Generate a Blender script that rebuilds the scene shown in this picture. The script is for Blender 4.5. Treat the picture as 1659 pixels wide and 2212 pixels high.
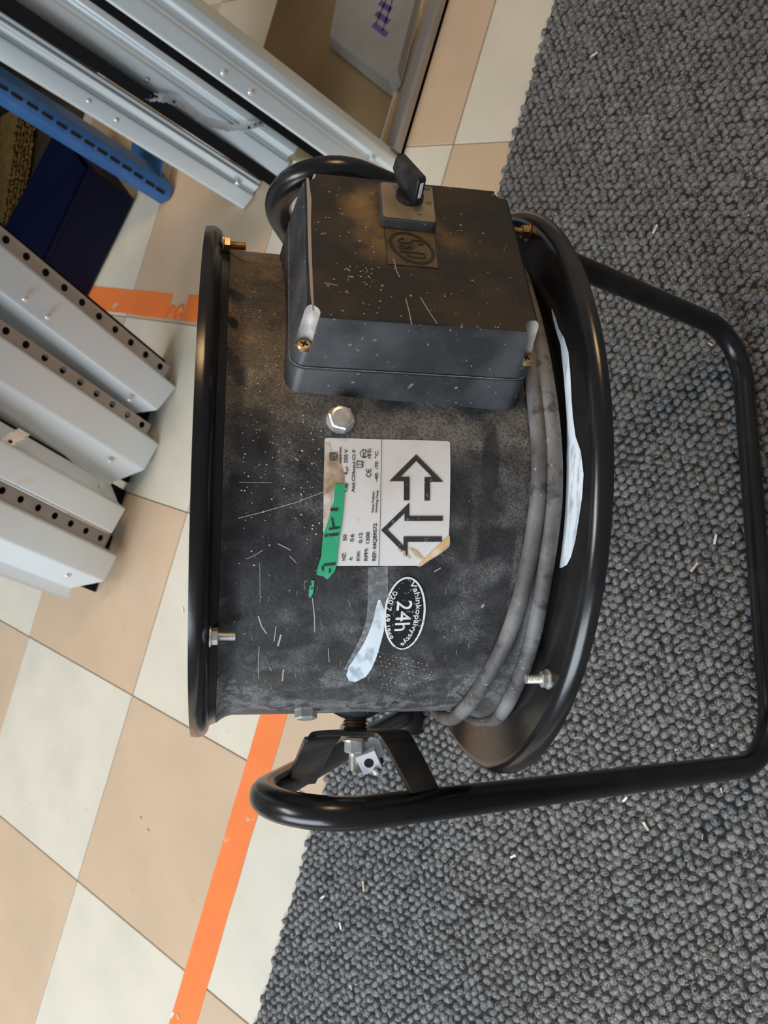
import bpy, bmesh, math, random
import numpy as np
from mathutils import Vector, Matrix

for o in list(bpy.data.objects): bpy.data.objects.remove(o)
SC = bpy.context.scene
COL = SC.collection
random.seed(7)

# ------------------------------------------------------------------ camera
IW, IH, FPX = 1659.0, 2212.0, 1700.0
CAM_R = np.array([[0.7963254599755009, 0.2808191089957256, -0.5357297731297505],
                  [0.21919171837550888, -0.9594700395427986, -0.1771220873164408],
                  [-0.5637559333527219, 0.02361929809685409, -0.8256036436250835]])
CAM_C = np.array([0.6495927749805496, 0.3585671275415643, 0.8607123477078302])
cd = bpy.data.cameras.new('camera'); cam = bpy.data.objects.new('camera', cd); COL.objects.link(cam)
cd.sensor_fit = 'VERTICAL'; cd.sensor_height = 24.0; cd.lens = FPX/IH*24.0
cd.clip_start = 0.01; cd.clip_end = 60
M4 = Matrix.Identity(4)
for i in range(3):
    M4[i][0] = CAM_R[0][i]; M4[i][1] = -CAM_R[1][i]; M4[i][2] = -CAM_R[2][i]; M4[i][3] = CAM_C[i]
cam.matrix_world = M4
cd.dof.use_dof = True; cd.dof.focus_distance = 0.43; cd.dof.aperture_fstop = 13.0
SC.camera = cam

# ------------------------------------------------------------------ world, lights, exposure
wd = bpy.data.worlds.new('world'); SC.world = wd; wd.use_nodes = True
wn = wd.node_tree.nodes; wl = wd.node_tree.links
bg = wn['Background']; bg.inputs[0].default_value = (0.86, 0.93, 1.0, 1); bg.inputs[1].default_value = 0.20
def area(name, loc, target, sx, sy, power, col):
    ld = bpy.data.lights.new(name, 'AREA'); ld.shape = 'RECTANGLE'; ld.size = sx; ld.size_y = sy
    ld.energy = power; ld.color = col
    lo = bpy.data.objects.new(name, ld); COL.objects.link(lo); lo.location = loc
    lo.rotation_euler = (Vector(target)-Vector(loc)).to_track_quat('-Z', 'Y').to_euler()
    return lo
area('window_light', (0.45, -1.9, 1.7), (0.2, 0.3, 0.1), 2.0, 1.2, 74, (0.82, 0.91, 1.0))
area('warm_ceiling_lamp', (0.9, 2.3, 2.1), (0.2, 0.6, 0.0), 0.5, 0.5, 17, (1.0, 0.64, 0.32))
area('floor_fill_light', (-0.6, -0.4, 2.6), (-0.2, 0.2, 0.0), 1.0, 0.5, 26, (1.0, 0.97, 0.93))  # added fill to brighten the floor, not a lamp of the room
SC.view_settings.view_transform = 'Standard'; SC.view_settings.look = 'None'
SC.view_settings.gamma = 1.0; SC.view_settings.use_curve_mapping = False
SC.view_settings.exposure = 0.0

# ------------------------------------------------------------------ geometry helpers
def ray(px, py):
    return CAM_R.T @ np.array([(px-IW/2)/FPX, (py-IH/2)/FPX, 1.0])
def at_z(px, py, z=0.0):
    v = ray(px, py); return CAM_C + v*(z-CAM_C[2])/v[2]
def at_d(px, py, d): return CAM_C + ray(px, py)*d
def at_x(px, py, x):
    v = ray(px, py); return CAM_C + v*(x-CAM_C[0])/v[0]
def nrm(v): v = np.array(v, float); return v/np.linalg.norm(v)

# fan frame: FC centre, A axis, W pivot direction, N outward
FC = np.array([0.3328143806911588, 0.37994996665967795, 0.43896210468700375])
A = np.array([0.6755195321130846, 0.2504986240622739, -0.6934866985578219])
Wd = np.array([0.3476880680655377, -0.9376102640888985, 0.0])
N = np.array([0.6502202465769377, 0.241117050450717, 0.7204694295550458])
RD = 0.145; T0 = -0.0985; T1 = -0.0895; T2 = 0.0835; T3 = 0.0915; RL = 0.1576; RR = 0.184
BASE = np.array([0.38, 0.42, 0.0])      # where the fan's Empty stands

def dr(t, phi, r):                      # fan coordinates -> world (phi radians from N towards W)
    return FC + A*t + (N*math.cos(phi) + Wd*math.sin(phi))*r

class Drum:
    def __init__(s, r): s.r = r
    def px(s, x, y):
        v = ray(x, y); o = CAM_C-FC; vp = v-A*(v@A); op = o-A*(o@A)
        a_ = vp@vp; b_ = 2*vp@op; c_ = op@op-s.r*s.r; D = max(b_*b_-4*a_*c_, 0)
        k = (-b_-math.sqrt(D))/(2*a_); q = CAM_C+k*v-FC
        return np.array([q@A, math.atan2(q@Wd, q@N)*s.r])
    def map(s, u, off=0.0): return dr(u[0], u[1]/s.r, s.r+off)
class Flat:
    def __init__(s, o, e1, e2, n): s.o, s.e1, s.e2, s.n = [np.array(k, float) for k in (o, e1, e2, n)]
    def px(s, x, y):
        v = ray(x, y); k = ((s.o-CAM_C)@s.n)/(v@s.n); q = CAM_C+k*v-s.o
        return np.array([q@s.e1, q@s.e2])
    def map(s, u, off=0.0): return s.o+s.e1*u[0]+s.e2*u[1]+s.n*off

# ------------------------------------------------------------------ object helpers
def empty(name, loc, label, cat, group=None):
    o = bpy.data.objects.new(name, None); COL.objects.link(o); o.location = Vector(loc)
    o.empty_display_size = 0.05
    o['label'] = label; o['category'] = cat
    if group: o['group'] = group
    return o
def root_loc(p):
    v = Vector((0, 0, 0))
    while p is not None: v += p.location; p = p.parent
    return v
def mk(name, verts, faces, mat, parent=None, smooth=True, label=None, kind=None, cat=None, group=None, sharp=35, origin=None):
    me = bpy.data.meshes.new(name)
    vs = np.array(verts, float)
    if parent is not None: off = np.array(root_loc(parent))
    else: off = np.array(origin) if origin is not None else np.array([vs[:, 0].mean(), vs[:, 1].mean(), vs[:, 2].min()])
    vs = vs-off
    me.from_pydata(vs.tolist(), [], [tuple(int(i) for i in f) for f in faces]); me.update()
    if smooth and len(me.polygons):
        me.polygons.foreach_set('use_smooth', [True]*len(me.polygons))
        try: me.set_sharp_from_angle(angle=math.radians(sharp))
        except Exception: pass
    for m in (mat if isinstance(mat, (list, tuple)) else [mat]): me.materials.append(m)
    o = bpy.data.objects.new(name, me); COL.objects.link(o)
    if parent is not None: o.parent = parent
    else: o.location = Vector(off)
    if label: o['label'] = label
    if kind: o['kind'] = kind
    if cat: o['category'] = cat
    if group: o['group'] = group
    return o
class MB:
    def __init__(s): s.v = []; s.f = []
    def add(s, vs, fs):
        k = len(s.v); s.v += [np.array(p, float) for p in vs]; s.f += [tuple(i+k for i in f) for f in fs]; return s
    def box(s, o, ex, ey, ez):          # o centre, half vectors
        o, ex, ey, ez = [np.array(k, float) for k in (o, ex, ey, ez)]
        vs = [o+i*ex+j*ey+k*ez for i in (-1, 1) for j in (-1, 1) for k in (-1, 1)]
        return s.add(vs, [(0, 1, 3, 2), (4, 6, 7, 5), (0, 4, 5, 1), (2, 3, 7, 6), (0, 2, 6, 4), (1, 5, 7, 3)])
    def build(s, name, mat, parent=None, **k): return mk(name, s.v, s.f, mat, parent, **k)
def basis(d):
    d = nrm(d); u = np.cross(d, [0, 0, 1.0])
    if np.linalg.norm(u) < 1e-4: u = np.cross(d, [1.0, 0, 0])
    u = nrm(u); return d, u, np.cross(d, u)
def lathe_on(mb, o, axis, prof, seg=24, u=None, cap=True):   # prof: (along, r)
    d, e1, e2 = basis(axis)
    if u is not None: e1 = nrm(np.array(u)-d*(np.array(u)@d)); e2 = np.cross(d, e1)
    vs, fs = [], []
    for (h, r) in prof:
        for k in range(seg):
            q = 2*math.pi*k/seg; vs.append(np.array(o)+d*h+(e1*math.cos(q)+e2*math.sin(q))*r)
    for i in range(len(prof)-1):
        for k in range(seg):
            k2 = (k+1) % seg; fs.append((i*seg+k, i*seg+k2, (i+1)*seg+k2, (i+1)*seg+k))
    if cap:
        fs.append(tuple(range(seg-1, -1, -1))); fs.append(tuple((len(prof)-1)*seg+k for k in range(seg)))
    return mb.add(vs, fs)
def tube(mb, pts, r, seg=14, cap=True):
    pts = [np.array(p, float) for p in pts]; n = len(pts)
    tan = [nrm(pts[min(i+1, n-1)]-pts[max(i-1, 0)]) for i in range(n)]
    d, u, v = basis(tan[0]); vs, fs = [], []
    for i in range(n):
        u = nrm(u-tan[i]*(u@tan[i])); v = np.cross(tan[i], u)
        rr = r[i] if isinstance(r, (list, np.ndarray)) else r
        for k in range(seg):
            q = 2*math.pi*k/seg; vs.append(pts[i]+(u*math.cos(q)+v*math.sin(q))*rr)
    for i in range(n-1):
        for k in range(seg):
            k2 = (k+1) % seg; fs.append((i*seg+k, i*seg+k2, (i+1)*seg+k2, (i+1)*seg+k))
    if cap: fs.append(tuple(range(seg-1, -1, -1))); fs.append(tuple((n-1)*seg+k for k in range(seg)))
    return mb.add(vs, fs)
def smooth_path(pts, k=8):              # Catmull-Rom
    P = [np.array(p, float) for p in pts]; P = [2*P[0]-P[1]]+P+[2*P[-1]-P[-2]]; out = []
    for i in range(1, len(P)-2):
        for j in range(k):
            t = j/k; a, b, c, d = P[i-1], P[i], P[i+1], P[i+2]
            out.append(.5*((2*b)+(c-a)*t+(2*a-5*b+4*c-d)*t*t+(-a+3*b-3*c+d)*t**3))
    out.append(P[-2]); return out
def fillet_path(pts, rad, k=12):
    P = [np.array(p, float) for p in pts]; out = [P[0]]
    for i in range(1, len(P)-1):
        a = nrm(P[i-1]-P[i]); b = nrm(P[i+1]-P[i]); ang = math.acos(max(-1, min(1, a@b)))
        r = rad[i-1]; L = r/math.tan(ang/2); bis = nrm(a+b); c = P[i]+bis*r/math.sin(ang/2)
        s = P[i]+a*L-c; e = P[i]+b*L-c; th = math.pi-ang
        for j in range(k+1):
            f = j/k; out.append(c+(math.sin((1-f)*th)*s+math.sin(f*th)*e)/math.sin(th))
    out.append(P[-1]); return out
def sheet(polys2d, surf, off=0.0, maxlen=0.004, thick=0.0):
    """flat polygons in surface coordinates, subdivided and laid on the surface"""
    bm = bmesh.new()
    for poly in polys2d:
        vs = [bm.verts.new((p[0], p[1], 0)) for p in poly]
        try: bm.faces.new(vs)
        except Exception: pass
    bmesh.ops.triangulate(bm, faces=bm.faces[:])
    for _ in range(5):
        es = [e for e in bm.edges if e.calc_length() > maxlen]
        if not es: break
        bmesh.ops.subdivide_edges(bm, edges=es, cuts=1); bmesh.ops.triangulate(bm, faces=[f for f in bm.faces if len(f.verts) > 3])
    bm.verts.index_update()
    vs = [surf.map((v.co.x, v.co.y), off) for v in bm.verts]; fs = [tuple(v.index for v in f.verts) for f in bm.faces]
    bm.free()
    # orient faces outward
    if fs:
        f = max(fs, key=lambda f: np.linalg.norm(np.cross(vs[f[1]]-vs[f[0]], vs[f[2]]-vs[f[0]])))
        nn = np.cross(vs[f[1]]-vs[f[0]], vs[f[2]]-vs[f[0]])
        if nn@(surf.map((0, 0), 1)-surf.map((0, 0), 0)) < 0 and not isinstance(surf, Drum): fs = [g[::-1] for g in fs]
    return vs, fs
def ribbon2d(pts, width):
    P = [np.array(p, float) for p in pts]; n = len(P); L, Rr_ = [], []
    for i in range(n):
        d = nrm(P[min(i+1, n-1)]-P[max(i-1, 0)]); q = np.array([-d[1], d[0]])
        wv = width[i] if isinstance(width, (list, tuple)) else width
        L.append(P[i]+q*wv/2); Rr_.append(P[i]-q*wv/2)
    return [[L[i], L[i+1], Rr_[i+1], Rr_[i]] for i in range(n-1)]
_tc = {}
def text2d(s):
    """default-font outline as 2-D triangles; returns verts (x,y), faces, advance width, cap height 1"""
    if s in _tc: return _tc[s]
    cu = bpy.data.curves.new('t', 'FONT'); cu.body = s; cu.size = 1.0; cu.resolution_u = 3
    ob = bpy.data.objects.new('t', cu); COL.objects.link(ob)
    dg = bpy.context.evaluated_depsgraph_get(); me = bpy.data.meshes.new_from_object(ob.evaluated_get(dg))
    v = [(p.co.x, p.co.y) for p in me.vertices]; f = [tuple(p.vertices) for p in me.polygons]
    bpy.data.objects.remove(ob); bpy.data.curves.remove(cu); bpy.data.meshes.remove(me)
    xs = [p[0] for p in v] or [0, 1]
    _tc[s] = (v, f, min(xs), max(xs)); return _tc[s]
def text_on(mb, s, surf, p0, p1, h, off, bold=0.0, flip=1):
    """baseline runs p0 -> p1 (surface coordinates); h = height of capitals; up = left of the direction"""
    v, f, x0, x1 = text2d(s); p0 = np.array(p0); p1 = np.array(p1)
    d = nrm(p1-p0); up = np.array([-d[1], d[0]])*flip; L = np.linalg.norm(p1-p0)
    vs = [surf.map(p0+d*((x-x0)/(x1-x0)*L)+up*(y/0.70*h), off) for x, y in v]
    mb.add(vs, f)
def text_bend(mb, s, surf, pts, h, off):
    v, f, x0, x1 = text2d(s); P = [np.array(p) for p in smooth_path([np.array([*q, 0]) for q in pts], 12)]
    P = [p[:2] for p in P]; seg = [np.linalg.norm(P[i+1]-P[i]) for i in range(len(P)-1)]; cum = np.concatenate([[0], np.cumsum(seg)])
    vs = []
    for x, y in v:
        l = (x-x0)/(x1-x0)*cum[-1]; i = min(int(np.searchsorted(cum, l, 'right'))-1, len(seg)-1)
        d = nrm(P[min(i+2, len(P)-1)]-P[max(i-1, 0)]); base = P[i]+(P[i+1]-P[i])*((l-cum[i])/seg[i]); up = FLIPUP*np.array([-d[1], d[0]])
        vs.append(surf.map(base+up*(y/0.70*h), off))
    mb.add(vs, f)
FLIPUP = 1

# ------------------------------------------------------------------ materials
def mat(name, col, rough=0.5, metal=0.0, noise=None, bump=None, spec=0.5, coat=0.0):
    m = bpy.data.materials.new(name); m.use_nodes = True; nt = m.node_tree; b = nt.nodes['Principled BSDF']
    b.inputs['Base Color'].default_value = (*col, 1); b.inputs['Roughness'].default_value = rough; b.inputs['Metallic'].default_value = metal
    b.inputs['Specular IOR Level'].default_value = spec; b.inputs['Coat Weight'].default_value = coat
    tc = nt.nodes.new('ShaderNodeTexCoord')
    prev = None
    for spec_n in (noise or []):        # (scale, detail, lo, hi, colour, strength)
        sc_, det, lo, hi, c2, st = spec_n[:6]
        n = nt.nodes.new('ShaderNodeTexNoise'); n.inputs['Scale'].default_value = sc_; n.inputs['Detail'].default_value = det
        if len(spec_n) > 6:
            mp = nt.nodes.new('ShaderNodeMapping'); mp.inputs['Scale'].default_value = spec_n[6]
            nt.links.new(tc.outputs['Object'], mp.inputs[0]); nt.links.new(mp.outputs[0], n.inputs['Vector'])
        else: nt.links.new(tc.outputs['Object'], n.inputs['Vector'])
        r = nt.nodes.new('ShaderNodeMapRange'); r.inputs[1].default_value = lo; r.inputs[2].default_value = hi; r.inputs[4].default_value = st
        nt.links.new(n.outputs['Fac'], r.inputs[0])
        mx = nt.nodes.new('ShaderNodeMix'); mx.data_type = 'RGBA'
        nt.links.new(r.outputs[0], mx.inputs[0])
        if prev is None: mx.inputs[6].default_value = (*col, 1)
        else: nt.links.new(prev, mx.inputs[6])
        mx.inputs[7].default_value = (*c2, 1); prev = mx.outputs[2]
    if prev is not None: nt.links.new(prev, b.inputs['Base Color'])
    if bump:
        n = nt.nodes.new('ShaderNodeTexNoise'); n.inputs['Scale'].default_value = bump[0]; n.inputs['Detail'].default_value = 6
        nt.links.new(tc.outputs['Object'], n.inputs['Vector'])
        bp = nt.nodes.new('ShaderNodeBump'); bp.inputs['Strength'].default_value = bump[1]; bp.inputs['Distance'].default_value = bump[2]
        nt.links.new(n.outputs['Fac'], bp.inputs['Height']); nt.links.new(bp.outputs[0], b.inputs['Normal'])
    return m
def add_attr_mix(m, attr, c2, rough2=None, first=False):
    nt = m.node_tree; b = nt.nodes['Principled BSDF']; at = nt.nodes.new('ShaderNodeAttribute'); at.attribute_name = attr
    tc = nt.nodes.new('ShaderNodeTexCoord'); fac = at.outputs['Fac']
    for sc_, lo, hi, a_, b_ in ((900, .35, .65, .25, 1.35), (110, .35, .65, .55, 1.25)):
        n = nt.nodes.new('ShaderNodeTexNoise'); n.inputs['Scale'].default_value = sc_; n.inputs['Detail'].default_value = 5; nt.links.new(tc.outputs['Object'], n.inputs['Vector'])
        r = nt.nodes.new('ShaderNodeMapRange'); r.inputs[1].default_value = lo; r.inputs[2].default_value = hi; r.inputs[3].default_value = a_; r.inputs[4].default_value = b_
        nt.links.new(n.outputs['Fac'], r.inputs[0]); q = nt.nodes.new('ShaderNodeMath'); q.operation = 'MULTIPLY'; q.use_clamp = True
        nt.links.new(fac, q.inputs[0]); nt.links.new(r.outputs[0], q.inputs[1]); fac = q.outputs[0]
    mx = nt.nodes.new('ShaderNodeMix'); mx.data_type = 'RGBA'; nt.links.new(fac, mx.inputs[0])
    inp = b.inputs['Base Color']
    if inp.is_linked: nt.links.new(inp.links[0].from_socket, mx.inputs[6])
    else: mx.inputs[6].default_value = inp.default_value
    mx.inputs[7].default_value = (*c2, 1); nt.links.new(mx.outputs[2], inp)
    if rough2 is not None:
        r = nt.nodes.new('ShaderNodeMapRange'); r.inputs[3].default_value = b.inputs['Roughness'].default_value; r.inputs[4].default_value = rough2
        nt.links.new(at.outputs['Fac'], r.inputs[0]); nt.links.new(r.outputs[0], b.inputs['Roughness'])
    return m

M = {}
M['gloss'] = mat('black_gloss_paint', (0.008, 0.008, 0.009), 0.22, noise=[(14, 4, .5, .8, (0.035, 0.033, 0.03), .6)], bump=(160, .06, .001))
M['tube'] = mat('black_tube_paint', (0.009, 0.009, 0.010), 0.24, noise=[(300, 3, .74, .77, (0.35, 0.33, 0.30), .5), (22, 4, .5, .8, (0.03, 0.028, 0.025), .6)], bump=(60, .08, .002))
M['drum'] = mat('dusty_black_drum_paint', (0.014, 0.014, 0.016), 0.34, noise=[(60, 6, .45, .75, (0.05, 0.05, 0.055), .7)], bump=(500, .25, .0006))
add_attr_mix(M['drum'], 'dust', (0.20, 0.195, 0.19), .75)
add_attr_mix(M['drum'], 'warm', (0.30, 0.19, 0.075), None)
M['boxlid'] = mat('scuffed_black_plastic', (0.013, 0.011, 0.009), 0.5, noise=[(30, 8, .46, .72, (0.060, 0.038, 0.016), .8), (260, 2, .70, .74, (0.5, 0.44, 0.34), .6)], bump=(900, .15, .0004))
M['boxbase'] = mat('window_greyed_black_plastic', (0.022, 0.023, 0.026), 0.42, noise=[(35, 8, .42, .75, (0.10, 0.10, 0.105), .8), (400, 2, .68, .74, (0.4, 0.4, 0.4), .5)], bump=(900, .15, .0004))  # grey mottle paints window light onto the box sides
M['worn'] = mat('worn_pale_plastic', (0.30, 0.27, 0.24), 0.45, noise=[(120, 4, .4, .7, (0.6, 0.57, 0.53), .9)])
M['brass'] = mat('brassy_zinc_screw', (0.62, 0.42, 0.20), 0.35, 0.9, noise=[(200, 3, .4, .7, (0.25, 0.15, 0.07), .7)])
M['zinc'] = mat('zinc_plated_steel', (0.72, 0.72, 0.70), 0.35, 0.75, noise=[(150, 4, .45, .7, (0.40, 0.37, 0.32), .7)], bump=(250, .2, .0006))
M['rust'] = mat('rusty_thread', (0.16, 0.09, 0.045), 0.55, 0.6, noise=[(200, 4, .4, .7, (0.04, 0.025, 0.015), .9)])
M['brightsteel'] = mat('bright_steel', (0.92, 0.93, 0.95), 0.3, 0.5, noise=[(60, 3, .5, .7, (0.6, 0.66, 0.72), .7)])
M['cable'] = mat('dusty_grey_rubber', (0.085, 0.08, 0.078), 0.6, noise=[(26, 8, .42, .62, (0.24, 0.235, 0.225), .85), (130, 6, .56, .68, (0.025, 0.025, 0.025), .75), (300, 3, .68, .74, (.5, .48, .45), .6)], bump=(220, .35, .0008))
M['label'] = mat('paper_label', (0.80, 0.78, 0.76), 0.5, noise=[(40, 6, .48, .8, (0.66, 0.60, 0.52), .6), (300, 3, .66, .75, (0.45, 0.42, 0.4), .4)])
M['labeltan'] = mat('stained_label_paper', (0.62, 0.50, 0.36), 0.6, noise=[(90, 6, .45, .6, (0.33, 0.22, 0.12), .9), (60, 5, .5, .62, (0.78, 0.74, 0.68), .9)])
M['fold'] = mat('orange_brown_curled_paper', (0.66, 0.45, 0.22), 0.45, noise=[(150, 3, .4, .7, (0.85, 0.75, 0.6), .7)])
M['green'] = mat('green_tape', (0.035, 0.42, 0.20), 0.45, noise=[(120, 4, .5, .7, (0.08, 0.50, 0.30), .8)])
M['ink'] = mat('black_ink', (0.035, 0.034, 0.036), 0.5, noise=[(500, 3, .62, .7, (0.3, 0.3, 0.3), .5)])
M['inkthin'] = mat('dark_grey_ink', (0.05, 0.05, 0.055), 0.5)
M['goldink'] = mat('faded_ochre_print', (0.62, 0.50, 0.26), 0.5)
M['white'] = mat('white_print', (0.82, 0.83, 0.83), 0.5, noise=[(350, 4, .60, .68, (0.15, 0.15, 0.16), .8)])
M['blackfilm'] = mat('black_sticker_film', (0.013, 0.013, 0.015), 0.32, noise=[(450, 3, .63, .70, (0.4, 0.4, 0.42), .7)])
M['scar'] = mat('white_paint_smear', (0.74, 0.82, 0.88), 0.4, noise=[(30, 5, .45, .7, (0.9, 0.93, 0.95), .9), (250, 4, .52, .68, (0.30, 0.36, 0.42), .75, (1.0, .25, .6))])
M['scargrey'] = mat('thin_grey_paint_smear', (0.14, 0.145, 0.15), 0.5, noise=[(300, 4, .45, .7, (0.32, 0.33, 0.34), .8)])
M['speck'] = mat('pale_dust_specks', (0.75, 0.68, 0.55), 0.7)
M['scratch'] = mat('pale_scratches', (0.42, 0.40, 0.36), 0.6)
M['patch'] = mat('wiped_black_paint', (0.005, 0.005, 0.005), 0.35)
M['plate'] = mat('dusty_silver_plate', (0.30, 0.24, 0.16), 0.38, 0.45, noise=[(60, 6, .4, .75, (0.42, 0.33, 0.22), .8)])
M['knob'] = mat('black_knob_plastic', (0.016, 0.016, 0.018), 0.35, noise=[(80, 5, .5, .75, (0.08, 0.075, 0.07), .7)])
M['engraved'] = mat('dark_embossed_plastic', (0.020, 0.014, 0.008), 0.45)
M['embossdust'] = mat('golden_dusted_plastic', (0.13, 0.085, 0.035), 0.5, noise=[(110, 6, .42, .7, (0.045, 0.03, 0.015), .9)])
M['rubber'] = mat('black_rubber', (0.012, 0.012, 0.013), 0.5)
M['bracket'] = mat('dusty_black_steel', (0.013, 0.012, 0.012), 0.4, noise=[(28, 6, .45, .75, (0.11, 0.075, 0.045), .7)])
M['bracketedge'] = M['bracket']
M['galv'] = mat('galvanised_steel', (0.76, 0.84, 0.87), 0.33, 0.5, noise=[(8, 4, .4, .7, (0.70, 0.79, 0.83), .7), (45, 4, .66, .76, (0.72, 0.62, 0.5), .5)], bump=(90, .05, .001))
M['galvgrey'] = mat('matt_zinc_steel', (0.70, 0.76, 0.80), 0.4, 0.35, noise=[(8, 4, .4, .7, (0.72, 0.76, 0.78), .7), (30, 4, .68, .76, (0.70, 0.60, 0.42), .5)], bump=(90, .05, .001))
M['strip'] = mat('warm_grey_steel_strip', (0.44, 0.40, 0.37), 0.5, 0.35, noise=[(20, 3, .4, .7, (0.38, 0.34, 0.31), .7)])
M['rivet'] = mat('rivet_metal', (0.72, 0.70, 0.66), 0.35, 0.6)
M['blue'] = mat('blue_painted_steel', (0.035, 0.13, 0.36), 0.4, noise=[(25, 5, .5, .75, (0.06, 0.17, 0.40), .7)])
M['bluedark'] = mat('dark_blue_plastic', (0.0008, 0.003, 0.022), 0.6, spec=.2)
M['gapblack'] = mat('gap_shade_black', (0.003, 0.0035, 0.004), 0.6, spec=.15)  # black standing in for shade in beam gaps and hollow channels
M['slot'] = mat('slot_shadow_black', (0.004, 0.005, 0.008), 0.8)
M['bristle'] = mat('tan_bristles', (0.26, 0.17, 0.05), 0.8, noise=[(60, 4, .4, .7, (0.15, 0.10, 0.03), .8)])
M['sheet'] = mat('brown_tinted_sheet_steel', (0.30, 0.215, 0.115), 0.32, 0.3, noise=[(5, 5, .4, .7, (0.22, 0.155, 0.085), .8)], bump=(12, .12, .004))
M['sheetrim'] = mat('grey_steel_rim', (0.40, 0.385, 0.35), 0.35, 0.4, noise=[(9, 5, .4, .7, (0.30, 0.28, 0.25), .8)])
M['purple'] = mat('purple_marker', (0.10, 0.055, 0.17), 0.5)
M['tape'] = mat('orange_floor_tape', (0.88, 0.22, 0.055), 0.42, noise=[(12, 5, .45, .7, (0.80, 0.19, 0.05), .7), (26, 6, .665, .70, (0.62, 0.50, 0.38), .9)], bump=(40, .08, .001))
M['tileb'] = mat('tan_vinyl_tile', (0.60, 0.445, 0.30), 0.42, noise=[(9, 6, .38, .72, (0.53, 0.405, 0.28), .9), (70, 3, .70, .76, (0.42, 0.33, 0.24), .6), (3, 3, .5, .8, (0.66, 0.52, 0.37), .7)], bump=(25, .06, .002))
M['tilew'] = mat('cream_vinyl_tile', (0.69, 0.64, 0.53), 0.42, noise=[(11, 6, .40, .72, (0.60, 0.565, 0.47), .9), (60, 3, .70, .76, (0.46, 0.41, 0.32), .6)], bump=(25, .06, .002))
M['grout'] = mat('dark_tile_joint', (0.20, 0.16, 0.12), 0.8, noise=[(30, 3, .4, .7, (0.12, 0.10, 0.08), .8)])
M['carpetbase'] = mat('carpet_backing', (0.018, 0.018, 0.018), 0.95, noise=[(200, 3, .4, .7, (0.03, 0.03, 0.03), .8)])
M['carpet'] = mat('grey_carpet_yarn', (0.44, 0.44, 0.435), 0.9, noise=[(550, 6, .42, .58, (0.07, 0.07, 0.072), .9), (70, 4, .45, .75, (0.46, 0.46, 0.45), .7), (4, 3, .45, .7, (0.20, 0.20, 0.20), .5)], bump=(1400, .9, .002), spec=.2)
M['fibre'] = mat('pale_grey_fibre', (0.42, 0.42, 0.41), 0.8, noise=[(30, 2, .4, .6, (0.12, 0.12, 0.12), .9)])
M['chip'] = mat('pale_wood_chips', (0.62, 0.50, 0.34), 0.7, noise=[(60, 2, .45, .55, (0.8, 0.78, 0.72), 1.0)])
M['wall'] = mat('painted_wall', (0.55, 0.53, 0.49), 0.8, noise=[(6, 4, .4, .7, (0.5, 0.48, 0.45), .6)])
M['bench'] = mat('dark_bench_board', (0.05, 0.04, 0.03), 0.6, noise=[(14, 5, .4, .7, (0.08, 0.06, 0.04), .8)])

# ------------------------------------------------------------------ floor
floor = mk('floor', [(-3, -3, -.004), (3.2, -3, -.004), (3.2, 3.4, -.004), (-3, 3.4, -.004), (-3, -3, -.03), (3.2, -3, -.03), (3.2, 3.4, -.03), (-3, 3.4, -.03)],
           [(0, 1, 2, 3), (7, 6, 5, 4), (0, 4, 5, 1), (1, 5, 6, 2), (2, 6, 7, 3), (3, 7, 4, 0)], M['grout'], smooth=False, kind='structure', origin=(0, 0, 0))
floor['label'] = 'checkered floor of tan and cream vinyl tiles'
S = 0.30; g = 0.0007; b_ = 0.0008
tv = [(x, y, z) for (m_, z) in ((g+b_, 0.0), (g, -b_), (g, -.0038)) for (x, y) in ((m_, m_), (S-m_, m_), (S-m_, S-m_), (m_, S-m_))]
tf = [(0, 1, 2, 3)]+[(r*4+k, (r+1)*4+k, (r+1)*4+(k+1) % 4, r*4+(k+1) % 4) for r in (0, 1) for k in range(4)]
tm = {}
for key in ('tileb', 'tilew'):
    me = bpy.data.meshes.new('tile'); me.from_pydata(tv, [], tf); me.materials.append(M[key]); tm[key] = me
for i in range(-8, 5):
    for j in range(-8, 7):
        me = tm['tilew' if (i+j) % 2 else 'tileb']
        o = bpy.data.objects.new('tile', me); COL.objects.link(o); o.parent = floor
        o.location = (i*S, j*S, random.uniform(-.0001, .0001))

for nm_, c_, h_ in (('wall_back', (.1, 3.42, 1.3), (3.1, .02, 1.33)), ('wall_left', (-3.02, .2, 1.3), (.02, 3.2, 1.33))):
    w_ = MB().box(c_, (h_[0], 0, 0), (0, h_[1], 0), (0, 0, h_[2])).build(nm_, M['wall'], None, smooth=False, kind='structure')
# ------------------------------------------------------------------ carpet
CX0, CX1, CY0, CY1 = 0.097, 1.5, -1.0, 1.9
carpet = empty('carpet', (0.7, 0.4, 0.0), 'charcoal grey loop pile carpet lying over the tiles under the fan', 'carpet')
MB().box(((CX0+CX1)/2, (CY0+CY1)/2, .0022), ((CX1-CX0)/2, 0, 0), (0, (CY1-CY0)/2, 0), (0, 0, .0018)).build('backing', M['carpetbase'], carpet, smooth=False)
rng = np.random.default_rng(3)
px_, py_ = 0.0102, 0.0086
xs = np.arange(CX0+.001, 1.02, px_); ys = np.arange(-0.62, 1.42, py_)
P = []
for r, y in enumerate(ys):
    sh = (r % 2)*px_*.5
    P.append(np.stack([xs+sh, np.full_like(xs, y)], 1))
P = np.concatenate(P); P += rng.normal(0, .0007, P.shape)
P[:, 0] = np.where(P[:, 0] < CX0+.004, P[:, 0]+.0022*np.sin(P[:, 1]*130)+.0015*np.sin(P[:, 1]*47), P[:, 0])
n_ = len(P); SG = 6
ringz = [(0.0, 1.0), (.45, .98), (.82, .66)]
tmpl = []
for z, r in ringz:
    for k in range(SG):
        q = 2*math.pi*(k+.5*(ringz.index((z, r)) % 2))/SG; tmpl.append((r*math.cos(q), r*math.sin(q), z))
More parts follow.
